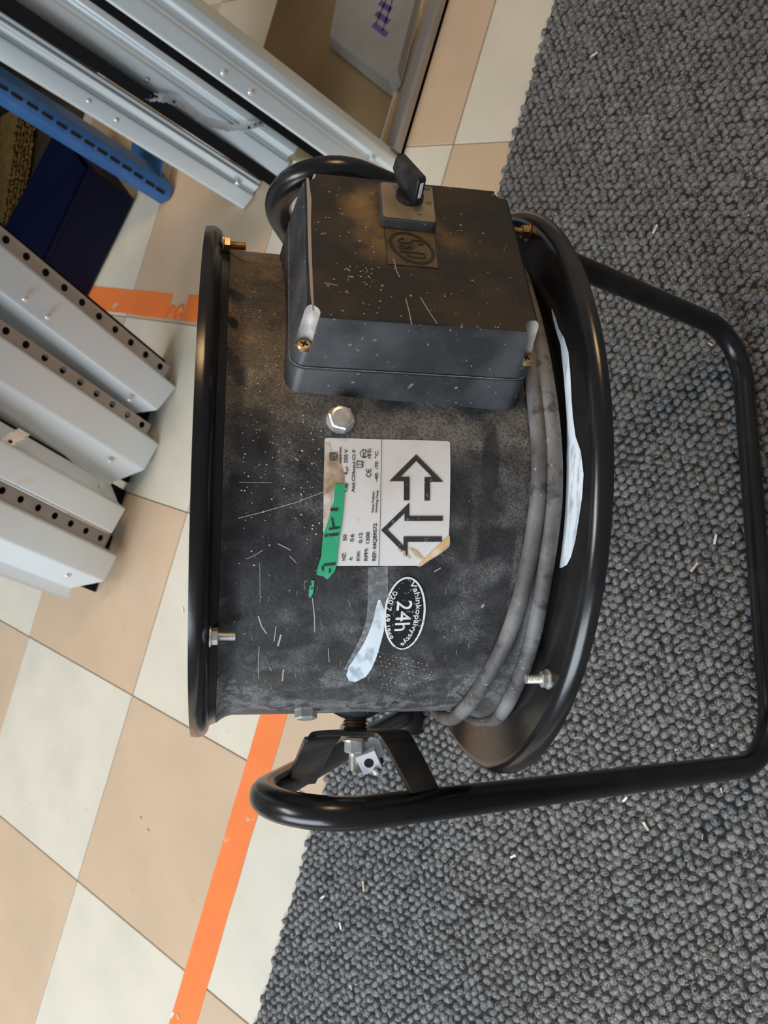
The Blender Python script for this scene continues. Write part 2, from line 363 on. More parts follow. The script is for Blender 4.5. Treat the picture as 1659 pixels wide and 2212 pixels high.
tmpl.append((0, 0, 1.0)); tmpl = np.array(tmpl)
fc = []
for r in range(2):
    for k in range(SG):
        k2 = (k+1) % SG; a0, a1, b0, b1 = r*SG+k, r*SG+k2, (r+1)*SG+k, (r+1)*SG+k2
        fc += [(a0, a1, b0), (a1, b1, b0)]
for k in range(SG): fc.append((2*SG+k, 2*SG+(k+1) % SG, 3*SG))
fc = np.array(fc)
ang = rng.normal(1.15, .45, n_); lx = rng.uniform(.0050, .0070, n_); ly = rng.uniform(.0040, .0052, n_); hz = rng.uniform(.0028, .0052, n_)
V = np.empty((n_, len(tmpl), 3))
tx = tmpl[None, :, 0]*lx[:, None]; ty = tmpl[None, :, 1]*ly[:, None]
V[:, :, 0] = P[:, 0:1]+tx*np.cos(ang)[:, None]-ty*np.sin(ang)[:, None]
V[:, :, 1] = P[:, 1:2]+tx*np.sin(ang)[:, None]+ty*np.cos(ang)[:, None]
V[:, :, 2] = .0028+tmpl[None, :, 2]*hz[:, None]
V += rng.normal(0, .00042, V.shape)
V = V.reshape(-1, 3)-np.array([0.7, 0.4, 0.0]); Fc = (fc[None]+(np.arange(n_)*len(tmpl))[:, None, None]).reshape(-1, 3)
me = bpy.data.meshes.new('loop_pile'); me.vertices.add(len(V)); me.vertices.foreach_set('co', V.ravel())
me.loops.add(Fc.size); me.loops.foreach_set('vertex_index', Fc.ravel().astype(np.int32)); me.polygons.add(len(Fc))
me.polygons.foreach_set('loop_start', np.arange(0, Fc.size, 3, dtype=np.int32)); me.update(calc_edges=True); me.validate()
me.polygons.foreach_set('use_smooth', [True]*len(me.polygons)); me.materials.append(M['carpet'])
pile = bpy.data.objects.new('loop_pile', me); COL.objects.link(pile); pile.parent = carpet; pile['kind'] = 'stuff'
nf = 26000; fx_ = rng.uniform(CX0+.004, .98, nf); fy_ = rng.uniform(-.6, 1.4, nf); fq = rng.normal(.3, .9, nf); fl_ = rng.uniform(.0012, .0034, nf); fz = rng.uniform(.0062, .0088, nf)
cq, sq = np.cos(fq), np.sin(fq); FV = np.empty((nf, 4, 3)); wq = rng.uniform(.00006, .00016, nf)
for i_, (a_, b2) in enumerate(((-1, -1), (1, -1), (1, 1), (-1, 1))):
    FV[:, i_, 0] = fx_+a_*fl_*cq-b2*wq*sq; FV[:, i_, 1] = fy_+a_*fl_*sq+b2*wq*cq; FV[:, i_, 2] = fz+a_*rng.uniform(-.0006, .0006, nf)
mk('stray_fibres', FV.reshape(-1, 3), np.arange(nf*4).reshape(-1, 4), M['fibre'], carpet, smooth=False, kind='stuff')
# wood chips and crumbs scattered on the carpet and floor
mb = MB()
for k in range(70):
    x, y = random.uniform(.12, .75), random.uniform(-.4, 1.2)
    z = .0082; l = random.choice([.0008, .001, .0012, .0016, .0025]); q = random.uniform(0, 3.2)
    mb.box((x, y, z), (l*math.cos(q), l*math.sin(q), random.uniform(-.3, .3)*l), (-.0006*math.sin(q), .0006*math.cos(q), 0), (0, 0, .0003))
for (x_, y_, l) in [(1395, 1785, .0045), (1108, 1850, .004), (1350, 1727, .0035), (785, 1915, .006), (735, 2000, .004), (697, 1938, .004), (1283, 118, .005), (1500, 1225, .006), (1545, 1165, .005), (1645, 1395, .005), (1415, 495, .005)]:
    p = at_z(x_, y_, .0085); q = random.uniform(0, 3.2)
    mb.box(p, (l*math.cos(q), l*math.sin(q), .001), (-.0011*math.sin(q), .0011*math.cos(q), 0), (0, 0, .0005))
for (x_, y_, l) in [(318, 1795, .003), (303, 1768, .002), (395, 1318, .004), (372, 2193, .005), (385, 2196, .003), (1180-700, 1285, .003)]:
    p = at_z(x_, y_, .0012); q = random.uniform(0, 3.2)
    mb.box(p, (l*math.cos(q), l*math.sin(q), .0), (-.0012*math.sin(q), .0012*math.cos(q), 0), (0, 0, .0006))
mb.build('wood_chips', M['chip'], None, smooth=False, kind='stuff', label='pale sawdust crumbs and wood chips scattered over the carpet', cat='debris')

# ------------------------------------------------------------------ orange floor tape
def tape_strip(name, x0, x1, y0, y1, along, label, seed):
    rn = random.Random(seed); n = 60; vs, fs = [], []
    for i in range(n+1):
        f = i/n; j0, j1 = rn.uniform(-.0006, .0006), rn.uniform(-.0006, .0006)
        if along == 'y':
            y = y0+(y1-y0)*f; vs += [(x0+j0, y, .0003), (x0+j0, y, .0007), (x1+j1, y, .0007), (x1+j1, y, .0003)]
        else:
            x = x0+(x1-x0)*f; vs += [(x, y0+j0, .0003), (x, y0+j0, .0007), (x, y1+j1, .0007), (x, y1+j1, .0003)]
    for i in range(n):
        a = i*4; b = a+4; fs += [(a, a+1, b+1, b), (a+1, a+2, b+2, b+1), (a+2, a+3, b+3, b+2)]
    fs += [(3, 2, 1, 0), (n*4, n*4+1, n*4+2, n*4+3)]
    return mk(name, vs, fs, M['tape'], smooth=False, label=label, cat='tape')
tape_strip('floor_tape', -.042, .003, -1.4, .66, 'y', 'long orange floor tape running down past the stand beside the carpet edge', 1)
tape_strip('floor_tape', -.90, -.490, .605, .650, 'x', 'orange floor tape piece crossing the tiles beside the dark blue bin', 2)
mb = MB(); rt_ = random.Random(8)
tp = [[(-.492+.0105*i, .606+.0075*j+(.004*math.sin(i*2.3) if j == 3 else 0), .001+rt_.uniform(0, .0035)*(i % 2 or j % 2)) for i in range(5)] for j in range(4)]
mb.add([p for r in tp for p in r], [(j*5+i, j*5+i+1, j*5+i+6, j*5+i+5) for j in range(3) for i in range(4)])
mb.build('floor_tape', M['tape'], None, smooth=False, label='crumpled torn scrap of orange floor tape between the two tape pieces', cat='tape')
tape_strip('floor_tape', -.448, -.05, .606, .6505, 'x', 'short orange floor tape end just left of the fan drum rim', 3)

# ------------------------------------------------------------------ steel rails
def up_from_vp(x, y): return -nrm(ray(x, y))
def rail_mesh(tips, up, L, th=.0012, cuts=None):
    """folded sheet: tips = world points of the profile at the foot, extruded along up; given real thickness"""
    P_ = [np.array(t, float) for t in tips]; T = [P_[0]]
    for i in range(1, len(P_)-1):
        a, b = P_[i-1]-P_[i], P_[i+1]-P_[i]; la, lb = np.linalg.norm(a), np.linalg.norm(b); r = min(.0035, .4*la, .4*lb); p0, p1 = P_[i]+a/la*r, P_[i]+b/lb*r
        for f in (0, .25, .5, .75, 1): T.append((1-f)**2*p0+2*f*(1-f)*P_[i]+f*f*p1)
    T.append(P_[-1]); n = len(T); vs, fs = [], []
    d = [nrm(T[min(i+1, n-1)]-T[max(i-1, 0)]) for i in range(n)]
    nn = [nrm(np.cross(up, q)) for q in d]
    for i in range(n):
        e = T[0]+up*L; top = T[i]+up*((e-T[i])@up)
        vs += [T[i], top, T[i]-nn[i]*th, top-nn[i]*th]
    for i in range(n-1):
        a, b = 4*i, 4*i+4
        fs += [(a, b, b+1, a+1), (a+2, a+3, b+3, b+2), (a, a+2, b+2, b), (a+1, b+1, b+3, a+3)]
    fs += [(0, 1, 3, 2), (4*n-4, 4*n-2, 4*n-1, 4*n-3)]
    return vs, fs
def rivet(parent, p, nn, r=.0042, m=None):
    mb = MB(); lathe_on(mb, p, nn, [(0, r), (r*.25, r*.95), (r*.5, r*.65), (r*.6, r*.25)], 12)
    lathe_on(mb, p+nrm(nn)*r*.4, nn, [(0, r*.35), (r*.5, r*.35), (r*.5, r*.2)], 8)
    return mb.build('rivet', m or M['rivet'], parent)
def perforated(parent, a, b, up, L, pitch, rh, mt, first=.5):
    """strip between foot points a, b running along up, with punched round holes"""
    a = np.array(a); b = np.array(b); b = b+up*((a-b)@up); wv = b-a; wl = np.linalg.norm(wv); e = wv/wl; nn = nrm(np.cross(up, e))
    mb = MB(); K = 16; n = int(L/pitch)
    for i in range(n):
        c0 = a+up*pitch*i; cc = a+wv*.5+up*pitch*(i+.5); vs = []; fs = []
        for lay in (0, -.0012):
            for k in range(K):
                q = 2*math.pi*k/K; cx, cy = math.cos(q), math.sin(q); vs.append(cc+e*cx*rh+up*cy*rh+nn*lay)
            for k in range(K):
                q = 2*math.pi*k/K; cx, cy = math.cos(q), math.sin(q); m_ = max(abs(cx), abs(cy)); vs.append(cc+e*cx/m_*wl/2+up*cy/m_*pitch/2+nn*lay)
        for k in range(K):
            k2 = (k+1) % K
            fs += [(k, K+k, K+k2, k2), (2*K+k, 2*K+k2, 3*K+k2, 3*K+k), (k, k2, 2*K+k2, 2*K+k), (K+k, 3*K+k, 3*K+k2, K+k2)]
        mb.add(vs, fs)
    return mb.build('perforated_strip', mt, parent, smooth=False)
def rail_px(parent, name, tips, up, L, mt, **k):
    vs, fs = rail_mesh(tips, up, L); return mk(name, vs, fs, mt, parent, smooth=True, sharp=40, **k)

LOWL = 1.25
lowinfo = [
 # name, label, vp, strip, profile pixels (px,py,x-plane), rivets
 dict(label='zinc steel upright with holed strip, outermost beside the dark blue bin', vp=(1850, 2030),
      strip=((367, 793, -.425), (352, 813, -.425)),
      prof=[(353, 812, -.428), (382, 838, -.41), (340, 886, -.41), (281, 894, -.445), (277, 901, -.448), (272, 897, -.452)],
      riv=[(55, 645, -.41), (104, 684, -.41), (281, 862, -.414)]),
 dict(label='zinc steel upright with ragged lip, second from the dark blue bin', vp=(1760, 1920),
      strip=((327, 918, -.425), (317, 938, -.425)),
      prof=[(317, 938, -.428), (344, 960, -.41), (311, 1015, -.41), (241, 1043, -.445), (238, 1050, -.447), (232, 1044, -.452)],
      riv=[(5, 803, -.41), (53, 836, -.41), (240, 995, -.416)]),
 dict(label='zinc steel upright with brownish stains, third from the dark blue bin', vp=(1600, 1830),
      strip=None,
      prof=[(240, 1048, -.448), (255, 1086, -.432), (271, 1099, -.41), (241, 1152, -.41), (236, 1152, -.44)],
      riv=[(216, 1049, -.428)]),
 dict(label='zinc steel upright with open flange, nearest the bare tan tile', vp=(1600, 1830),
      strip=((239, 1156, -.435), (228, 1184, -.435)),
      prof=[(228, 1184, -.437), (253, 1201, -.41), (224, 1256, -.41), (153, 1270, -.44), (148, 1292, -.445), (144, 1297, -.445)],
      riv=[(147, 1243, -.416)]),
]
for k, I in enumerate(lowinfo):
    up = up_from_vp(*I['vp']); tips = [at_x(*q) for q in I['prof']]
    for t in tips: t[2] = max(t[2], .0015)
    low = min(tips, key=lambda t: t[2])
    root = empty('steel_upright', (low[0], low[1], 0), I['label'], 'steel rail', 'zinc uprights standing on the tan and cream tiles')
    rail_px(root, 'channel', tips, up, LOWL, M['galvgrey'])
    if I['strip']:
        a, b = [at_x(*q) for q in I['strip']]
        perforated(root, a, b, up, LOWL, .0335, .0055, M['strip'])
    # added black backing that stands in for the shade inside the channel
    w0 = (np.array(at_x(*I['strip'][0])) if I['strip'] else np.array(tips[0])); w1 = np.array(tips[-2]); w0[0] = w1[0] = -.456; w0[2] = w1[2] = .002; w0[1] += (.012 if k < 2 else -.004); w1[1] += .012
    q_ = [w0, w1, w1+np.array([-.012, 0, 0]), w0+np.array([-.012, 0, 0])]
    mk('void_backing', q_+[p+up*LOWL for p in q_], [(0, 3, 2, 1), (4, 5, 6, 7), (0, 1, 5, 4), (1, 2, 6, 5), (2, 3, 7, 6), (3, 0, 4, 7)], M['gapblack'], root, smooth=False)
    for q in I['riv']:
        p = at_x(*q); nn = np.array([.95, -.15, .05]); rivet(root, p, nn, .0048)

upinfo = [
 dict(name='steel_beam', label='galvanised steel beam leaning nearest the blue slotted rail', vp=(2600, 1720),
      prof=[(524, 450, .03), (525, 451, 0), (547, 424, 0), (549, 418, .007), (555, 411, .007), (558, 403, 0), (561, 399, .005), (565, 393, .004), (564, 394, .035)],
      riv=[(192, 218, -.002), (252, 259, -.002), (514, 395, -.002)]),
 dict(name='steel_beam', label='galvanised steel beam with torn metal band, middle of the leaning three', vp=(3000, 2000),
      prof=[(599, 385, .03), (600, 386, 0), (625, 353, 0), (628, 348, .007), (634, 339, .007), (637, 334, 0), (650, 318, 0.004), (649, 319, .035)],
      riv=[(318, 172, -.002), (640, 350, -.002)]),
 dict(name='steel_beam', label='galvanised steel beam beside the brown sheet metal panel', vp=(2400, 1540),
      prof=[(827, 423, .03), (828, 424, 0), (845, 396, 0), (847, 390, .007), (855, 378, .007), (858, 371, 0), (868, 358, .003), (878, 351, .03)],
      riv=[(483, 157, -.002), (542, 199, -.002), (805, 342, -.002)]),
]
UPROOT = []
for I in upinfo:
    up = up_from_vp(*I['vp']); main = [q for q in I['prof'] if q[2] == 0]
    d0 = None; zz = []
    # depth of the foot from the floor, sideways line kept level
    q0 = I['prof'][1]; v = ray(q0[0], q0[1]); d0 = (0.004-CAM_C[2])/v[2]
    qn = I['prof'][-2]; v2 = ray(qn[0], qn[1]); d1 = (0.004-CAM_C[2])/v2[2]
    tips = []
    for (x_, y_, dd) in I['prof']:
        f = (x_-q0[0])/(qn[0]-q0[0]); f = min(max(f, 0), 1)
        p = at_d(x_, y_, d0+(d1-d0)*f); p = p+nrm(p-CAM_C)*dd*np.array([1, 1, .35]); tips.append(p)
    root = empty(I['name'], (tips[1][0], tips[1][1], 0), I['label'], 'steel beam', 'galvanised beams leaning over the floor')
    rail_px(root, 'channel', tips, up, 1.35, M['galv'])
    o0 = tips[1]; fn = nrm(np.cross(up, tips[2]-tips[1])); fn = fn if fn@(CAM_C-o0) > 0 else -fn
    for (x_, y_, dd) in I['riv']:
        v = ray(x_, y_); k = ((o0-CAM_C)@fn)/(v@fn); rivet(root, CAM_C+v*k, fn, .0046)
    UPROOT.append((root, o0, fn, up))
def beam_px(i, x_, y_, off=0.0):
    root, o0, fn, up = UPROOT[i]; v = ray(x_, y_); k = ((o0-CAM_C)@fn)/(v@fn); return CAM_C+v*k+fn*off
for lab_, foot in (('added black rail filling the shaded gap between the first and middle galvanised beams', [(566, 360), (551, 379), (588, 404), (603, 385)]),
                   ('added black rail filling the dark gap between the middle and last galvanised beams', [(666, 296), (650, 322), (726, 374), (742, 350)])):
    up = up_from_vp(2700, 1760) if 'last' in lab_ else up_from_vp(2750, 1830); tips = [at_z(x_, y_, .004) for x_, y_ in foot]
    r_ = empty('gap_filler_rail', (tips[0][0], tips[0][1], 0), lab_, 'steel rail')  # added black rails stand in for the shade between the beams
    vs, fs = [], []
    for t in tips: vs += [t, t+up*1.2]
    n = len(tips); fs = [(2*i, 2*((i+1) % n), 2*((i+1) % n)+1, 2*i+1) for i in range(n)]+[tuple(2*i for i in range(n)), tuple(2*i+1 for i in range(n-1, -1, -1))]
    mk('box_section', vs, fs, M['gapblack'], r_, smooth=False)
# torn metal band lying on the middle beam
def band(name, pts, wv, mt, label, cat, holes=None, parent=None):
    P_ = smooth_path(pts, 8); vs, fs = [], []
    for i, p in enumerate(P_):
        w_ = wv*(1+.18*math.sin(i*2.1)+.1*math.sin(i*5.3)); vs += [p-w_, p+w_, p-w_+np.array([.0002, 0, -.0012]), p+w_+np.array([.0002, 0, -.0012])]
    for i in range(len(P_)-1):
        a = 4*i; b = a+4; fs += [(a, a+1, b+1, b), (a+2, b+2, b+3, a+3), (a, b, b+2, a+2), (a+1, a+3, b+3, b+1)]
    n = len(P_); fs += [(0, 2, 3, 1), (4*n-4, 4*n-3, 4*n-1, 4*n-2)]
    return mk(name, vs, fs, mt, parent, smooth=True, label=label, cat=cat)
fn1 = UPROOT[1][2]
b1 = band('metal_strip', [beam_px(1, *q, o) for q, o in [((296, 186), 0.010), ((318, 204), 0.013), ((340, 205), 0.018), ((370, 212), 0.018), ((400, 230), 0.012), ((440, 258), 0.010), ((485, 272), 0.010), ((525, 270), 0.014), ((548, 262), 0.020), ((568, 256), 0.018)]],
          np.array([.0020, -.0062, .0008]), M['brightsteel'], 'thin torn perforated metal band twisted across the middle galvanised beam', 'metal strip')
mb = MB()
for q in [(322, 201), (335, 203), (372, 214), (532, 269), (545, 264), (556, 260)]:
    lathe_on(mb, beam_px(1, *q, .0195), fn1, [(0, .0022), (.0008, .0021)], 10)
mb.build('punched_hole', M['slot'], b1, kind='stuff')
# small bent clip hooked on the lower uprights
clipw = [at_x(-30, 975, -.405), at_x(0, 961, -.395), at_x(28, 946, -.395), at_x(52, 932, -.405)]
UP3 = up_from_vp(1600, 1830)
c1 = band('steel_clip', clipw, UP3*.010, M['brightsteel'], 'small bright bent steel clip bridging the second and third uprights', 'clip')
mb = MB()
for q in [(8, 962), (23, 954)]:
    lathe_on(mb, at_x(q[0], q[1], -.392), (1, -.2, .3), [(0, .0026), (.001, .0024)], 10)
mb.build('punched_hole', M['slot'], c1, kind='stuff')

# blue slotted rail
up = up_from_vp(2600, 1824)
p_u = at_z(374, 402, .006); p_m = at_z(369, 428, .004); p_l = at_z(346, 441, .002)
broot = empty('slotted_rail', (p_m[0], p_m[1], 0), 'blue painted slotted steel rail leaning left of the galvanised beams', 'steel rail')
tips = [p_u+np.array([-.045, .03, .0]), p_u, p_u*.42+p_m*.58+np.array([0, 0, 0]), p_m*.75+p_l*.25, p_l*.6+p_m*.4, p_l, p_l+np.array([-.03, .02, 0])]
rail_px(broot, 'channel', tips, up, 1.3, M['blue'])
fnb = nrm(np.cross(up, p_m-p_u)); fnb = fnb if fnb@(CAM_C-p_u) > 0 else -fnb
eb = nrm(p_m-p_u)
for (x_, y_) in [(346, 412), (324, 397), (299, 380), (274, 363), (248, 346), (221, 328), (193, 310), (164, 291), (133, 271), (102, 250), (70, 229), (36, 208), (4, 187)]:
    v = ray(x_, y_); k = ((p_u-CAM_C)@fnb)/(v@fnb); p = CAM_C+v*k
    MB().box(p, up*.0085, eb*.0026, fnb*.0006).build('slot', M['slot'], broot, smooth=False)
pt = [at_z(x_, y_, .03) for x_, y_ in ((286, 308), (352, 352), (348, 382), (282, 342))]
v_, f_ = [], []
mk('end_tab', pt+[p+np.array([-.01, .008, -.004]) for p in pt], [(0, 3, 2, 1), (4, 5, 6, 7), (0, 1, 5, 4), (1, 2, 6, 5), (2, 3, 7, 6), (3, 0, 4, 7)], M['blue'], broot, smooth=False)

# ------------------------------------------------------------------ dark corner: bin, brush, added shading bench
bx = [(-.735, .60), (-.672, .82), (-.80, .90), (-.90, .64)]
broot = empty('plastic_bin', (-.777, .74, 0), 'dark blue plastic bin in the shadow behind the leaning rails', 'bin')
def taper_box(cs, z0, z1, k, th):
    cx = sum(p[0] for p in cs)/4; cy = sum(p[1] for p in cs)/4; vs = []
    for z, s_, inn in ((z0, 1.0, 0), (z1, k, 0), (z1, k, 1), (z0+th, 1.0, 1)):
        for p in cs:
            dx, dy = p[0]-cx, p[1]-cy; l = math.hypot(dx, dy); f = s_*(1-(th/l if inn else 0)); vs.append((cx+dx*f, cy+dy*f, z))
    fs = [(3, 2, 1, 0)]
    for r in range(3):
        for j in range(4): fs.append((r*4+j, r*4+(j+1) % 4, r*4+4+(j+1) % 4, r*4+4+j))
    fs.append((12, 13, 14, 15)); return vs, fs
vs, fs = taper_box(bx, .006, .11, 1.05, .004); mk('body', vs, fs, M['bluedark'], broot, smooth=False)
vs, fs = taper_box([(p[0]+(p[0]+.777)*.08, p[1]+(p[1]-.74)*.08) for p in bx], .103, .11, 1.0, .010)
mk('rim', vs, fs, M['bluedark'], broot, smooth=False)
# push broom head standing on its end
e_b = nrm([.95, .29, 0]); e_l = nrm([.10, -.99, 0.0]); e_l = nrm(e_l-e_b*(e_l@e_b)); e_n = np.cross(e_b, e_l)
bc = at_z(-12, 405, .036)
e_n = e_n if e_n[2] > 0 else -e_n
brt = empty('push_broom', (bc[0], bc[1], 0), 'push broom head with blue back and tan bristles in the dark left corner', 'broom')
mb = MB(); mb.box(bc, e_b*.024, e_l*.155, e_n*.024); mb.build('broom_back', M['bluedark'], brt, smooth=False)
mb = MB()
for i in range(60):
    for j in range(6):
        o_ = bc+e_b*.024+e_l*((i-29.5)*.0050+random.uniform(-.001, .001))+e_n*((j-2.5)*.0075)
        L_ = .066+random.uniform(-.004, .004); sp = e_l*random.uniform(-.002, .002)
        mb.add([o_-e_l*.0022, o_+e_l*.0022, o_+e_n*.003, o_+e_b*L_+sp-e_l*.003, o_+e_b*L_+sp+e_l*.003, o_+e_b*L_+sp+e_n*.004], [(0, 1, 4, 3), (1, 2, 5, 4), (2, 0, 3, 5), (3, 4, 5)])
mb.build('bristles', M['bristle'], brt, smooth=False, kind='stuff')

wbr = empty('shade_bench', (-1.2, 1.05, 0), 'added dark open fronted bench, mostly unseen, shading the corner behind the rails', 'shade_bench')  # bench added to keep light off the corner behind the rails
MB().box((-1.24, 1.02, .83), (.42, 0, 0), (0, .60, 0), (0, 0, .018)).build('bench_top', M['bench'], wbr, smooth=False)
for y_ in (.435, 1.61): MB().box((-1.23, y_, .406), (.41, 0, 0), (0, .010, 0), (0, 0, .405)).build('side_panel', M['bench'], wbr, smooth=False)
MB().box((-1.60, 1.02, .406), (.010, 0, 0), (0, .58, 0), (0, 0, .405)).build('back_panel', M['bench'], wbr, smooth=False)
MB().box((-1.26, 1.02, .003), (.33, 0, 0), (0, .575, 0), (0, 0, .002)).build('bottom_board', M['bench'], wbr, smooth=False)

# ------------------------------------------------------------------ sheet metal panel with a small tray on it
proot = empty('sheet_metal_panel', (-.25, 1.1, 0), 'brownish sheet metal panel with raised grey rim lying on the tiles at the top', 'metal panel')
xr, yb, yt, xl = -.0800, .885, 1.75, -.44
MB().box(((xr+xl)/2, (yb+yt)/2, .004), ((xr-xl)/2, 0, 0), (0, (yt-yb)/2, 0), (0, 0, .003)).build('base_sheet', M['sheet'], proot, smooth=False)
def rim(x0, x1, y0, y1, h, name='rim'):
    vs = []; prof = [(0, 0), (0, h-.004), (.003, h), (.020, h-.003), (.026, h-.007), (.030, .008), (.034, .007)]
    horiz = abs(x1-x0) > abs(y1-y0)
    for (d, z) in prof:
        if horiz: vs += [(x0, y0+d*(1 if y1 >= y0 else -1), z), (x1, y0+d, z)]
        else: vs += [(x0-d, y0, z), (x0-d, y1, z)]
    fs = [(2*i, 2*i+1, 2*i+3, 2*i+2) for i in range(len(prof)-1)]
    fs += [tuple(2*i for i in range(len(prof))), tuple(2*i+1 for i in range(len(prof)-1, -1, -1))]
    return mk(name, vs, fs, M['sheetrim'], proot, smooth=False)
rim(xr, xr, yb, yt, .022)
MB().box((xr-.0405, (yb+yt)/2, .0085), (.0012, 0, 0), (0, (yt-yb)/2, 0), (0, 0, .003)).build('rim_bead', M['rivet'], proot, smooth=False)
tr = [at_z(x_, y_, .026) for x_, y_ in ((738, -60), (712, 78), (840, 176), (858, 150), (912, -60))]
tr2 = [p+np.array([(p[0]-(-.2))*.04-.002, (p[1]-1.15)*.06-.004, -.016]) for p in tr]
troot = empty('metal_tray', (-.22, 1.12, 0), 'small grey galvanised plate with purple marker strokes lying on the brown panel', 'metal plate')
n = len(tr)
mk('plate', tr+tr2, [tuple(range(n)), tuple(range(2*n-1, n-1, -1))]+[(i, n+i, n+(i+1) % n, (i+1) % n) for i in range(n)], M['sheetrim'], troot, smooth=False)
fl = Flat((0, 0, .0262), (1, 0, 0), (0, 1, 0), (0, 0, 1)); mb = MB()
for a_, b2, w_ in [((805, 0), (838, 0), 0), ((806, 52), (836, 76), .010), ((812, 28), (840, 48), .010), ((820, 5), (845, 22), .010), ((828, -18), (850, -4), .010), ((812, 52), (838, -10), .004), ((826, 66), (848, 0), .004), ((790, 0), (800, -8), .004)]:
    if not w_: continue
    vs, fs = sheet(ribbon2d([fl.px(*a_), fl.px(*b2)], w_*.8), fl, 0, .05); mb.add(vs, fs)
mb.build('marker_writing', M['purple'], troot, smooth=False, label='purple marker strokes')

# ------------------------------------------------------------------ THE FAN
fan = empty('drum_fan', BASE, 'black dusty industrial drum fan on a tubular stand beside the orange tape', 'fan')

def noise2(shape, cells, seed):
    r = np.random.default_rng(seed); gy, gx = cells; G = r.random((gy+2, gx+2))
    y = np.linspace(0, gy, shape[0]); x = np.linspace(0, gx, shape[1]); yi = np.minimum(y.astype(int), gy-1+1); xi = np.minimum(x.astype(int), gx-1+1)
    fy = y-yi; fx = x-xi; fy = fy*fy*(3-2*fy); fx = fx*fx*(3-2*fx)
    a = G[yi][:, xi]; b = G[yi][:, np.minimum(xi+1, gx+1)]; c = G[np.minimum(yi+1, gy+1)][:, xi]; d = G[np.minimum(yi+1, gy+1)][:, np.minimum(xi+1, gx+1)]
    return (a*(1-fx)+b*fx)*(1-fy)[:, None]+(c*(1-fx)+d*fx)*fy[:, None]
def fbm(shape, base, seed, oct=5):
    s = np.zeros(shape); w = 0
    for k in range(oct):
        s += noise2(shape, (base[0]*2**k, base[1]*2**k), seed+k)*.55**k; w += .55**k
    return s/w
DS = Drum(RD)
# drum shell: dense where the camera looks, coarse behind
NT, NP = 150, 420
ph_v = np.linspace(math.radians(-75), math.radians(95), NP)
ph_b = np.linspace(math.radians(95), math.radians(285), 60)[1:-1]
PH = np.concatenate([ph_v, ph_b]); TT = np.linspace(T1+.004, T2-.004, NT)
r_of = lambda t: RD+.0045*max(0, 1-(t-T1-.004)/.010)**2+.0045*max(0, 1-(T2-.004-t)/.010)**2
RO = np.array([r_of(t) for t in TT])
vs = []
for rr_ in (0, -.0015):
    for i, t in enumerate(TT):
        c_ = FC+A*t; vs.append(c_[None]+(np.cos(PH)[:, None]*N+np.sin(PH)[:, None]*Wd)*(RO[i]+rr_))
vs = np.concatenate(vs); NPH = len(PH); fs = []
for i in range(NT-1):
    for k in range(NPH):
        k2 = (k+1) % NPH; fs.append((i*NPH+k, (i+1)*NPH+k, (i+1)*NPH+k2, i*NPH+k2))
o_ = NT*NPH
for i in range(0, NT-1):
    for k in range(NPH):
        k2 = (k+1) % NPH; fs.append((o_+i*NPH+k, o_+i*NPH+k2, o_+(i+1)*NPH+k2, o_+(i+1)*NPH+k))
drum = mk('drum', vs, fs, M['drum'], fan, smooth=True, sharp=60)
# dust laid on the paint (wear that belongs to the surface)
shp = (NT, NP); phd = np.degrees(ph_v)[None, :]*np.ones((NT, 1)); tt = TT[:, None]*np.ones((1, NP))
f1 = fbm(shp, (3, 9), 11); f2 = fbm(shp, (8, 24), 31); f3 = fbm(shp, (20, 56), 57, 3); f4 = fbm(shp, (4, 5), 91, 4)
wx = fbm(shp, (5, 12), 77)
sw = np.abs(np.sin((f4*9+wx*5)*2.2))
def ss(a, b, x): x = np.clip((x-a)/(b-a), 0, 1); return x*x*(3-2*x)
dust = .10+.40*ss(.42, .72, f2)*ss(.35, .62, f1)
# band under the box and between box and label
dust = np.maximum(dust, ss(-14, -2, phd)*(1-ss(2, 14, phd))*(.55*ss(.3, .6, f2)+.25)*ss(T1+.004, -.045, tt))
dust = np.maximum(dust, ss(-30, -6, phd)*(1-ss(-6, 6, phd))*.6*ss(.35, .55, f2)*(1-ss(-.06, -.03, tt))*ss(T1, T1+.02, tt))
# pale swirls on the lower side
lowm = ss(42, 66, phd)
dust = np.maximum(dust, lowm*(.32+.65*ss(.40, .60, f2)*ss(.15, .6, sw)))
dust = np.maximum(dust, ss(78, 88, phd)*.75)
# streaks along the circumference near the cables
st = noise2(shp, (40, 5), 5); dust = np.maximum(dust, ss(.025, .05, tt)*(.12+.38*ss(.45, .8, st)*ss(.3, .6, f1)))
dust = np.maximum(dust, .5*(1-ss(T1+.004, T1+.013, tt))*ss(.25, .55, f2))
dust *= .80+.4*f3
def blob(cx, cy, rx, ry, k, rot=0):
    u = DS.px(cx, cy); u1 = DS.px(cx+rx, cy); u2 = DS.px(cx, cy+ry); a1 = abs(u1[0]-u[0]); a2 = abs(u2[1]-u[1])
    X = (tt-u[0]); Y = (np.radians(phd)*RD-u[1]); c_, s_ = math.cos(rot), math.sin(rot); X, Y = X*c_+Y*s_, -X*s_+Y*c_
    return 1-ss(.8, 1.15, np.sqrt((X/a1)**2+(Y/a2)**2)+(f3-.5)*.5)
warm = (1-ss(-26, 6, phd))*(1-ss(-.05, -.02, tt))*(.35+.5*ss(.35, .65, f2))
warm = np.maximum(warm, (1-ss(-14, 8, phd))*.55*ss(.4, .6, f2))
for b in ((540, 817, 42, 24), (512, 645, 20, 11), (503, 705, 13, 12), (560, 900, 32, 20), (520, 1150, 45, 22), (585, 800, 14, 16), (545, 960, 40, 45), (520, 1040, 30, 18), (1060, 1000, 20, 90), (480+30, 1230, 30, 40)):
    k_ = blob(*b, 1); s_ = .96 if b[1] < 850 else .75; dust *= 1-s_*k_; warm *= 1-s_*k_
hw = blob(800, 930, 150, 60, 1)
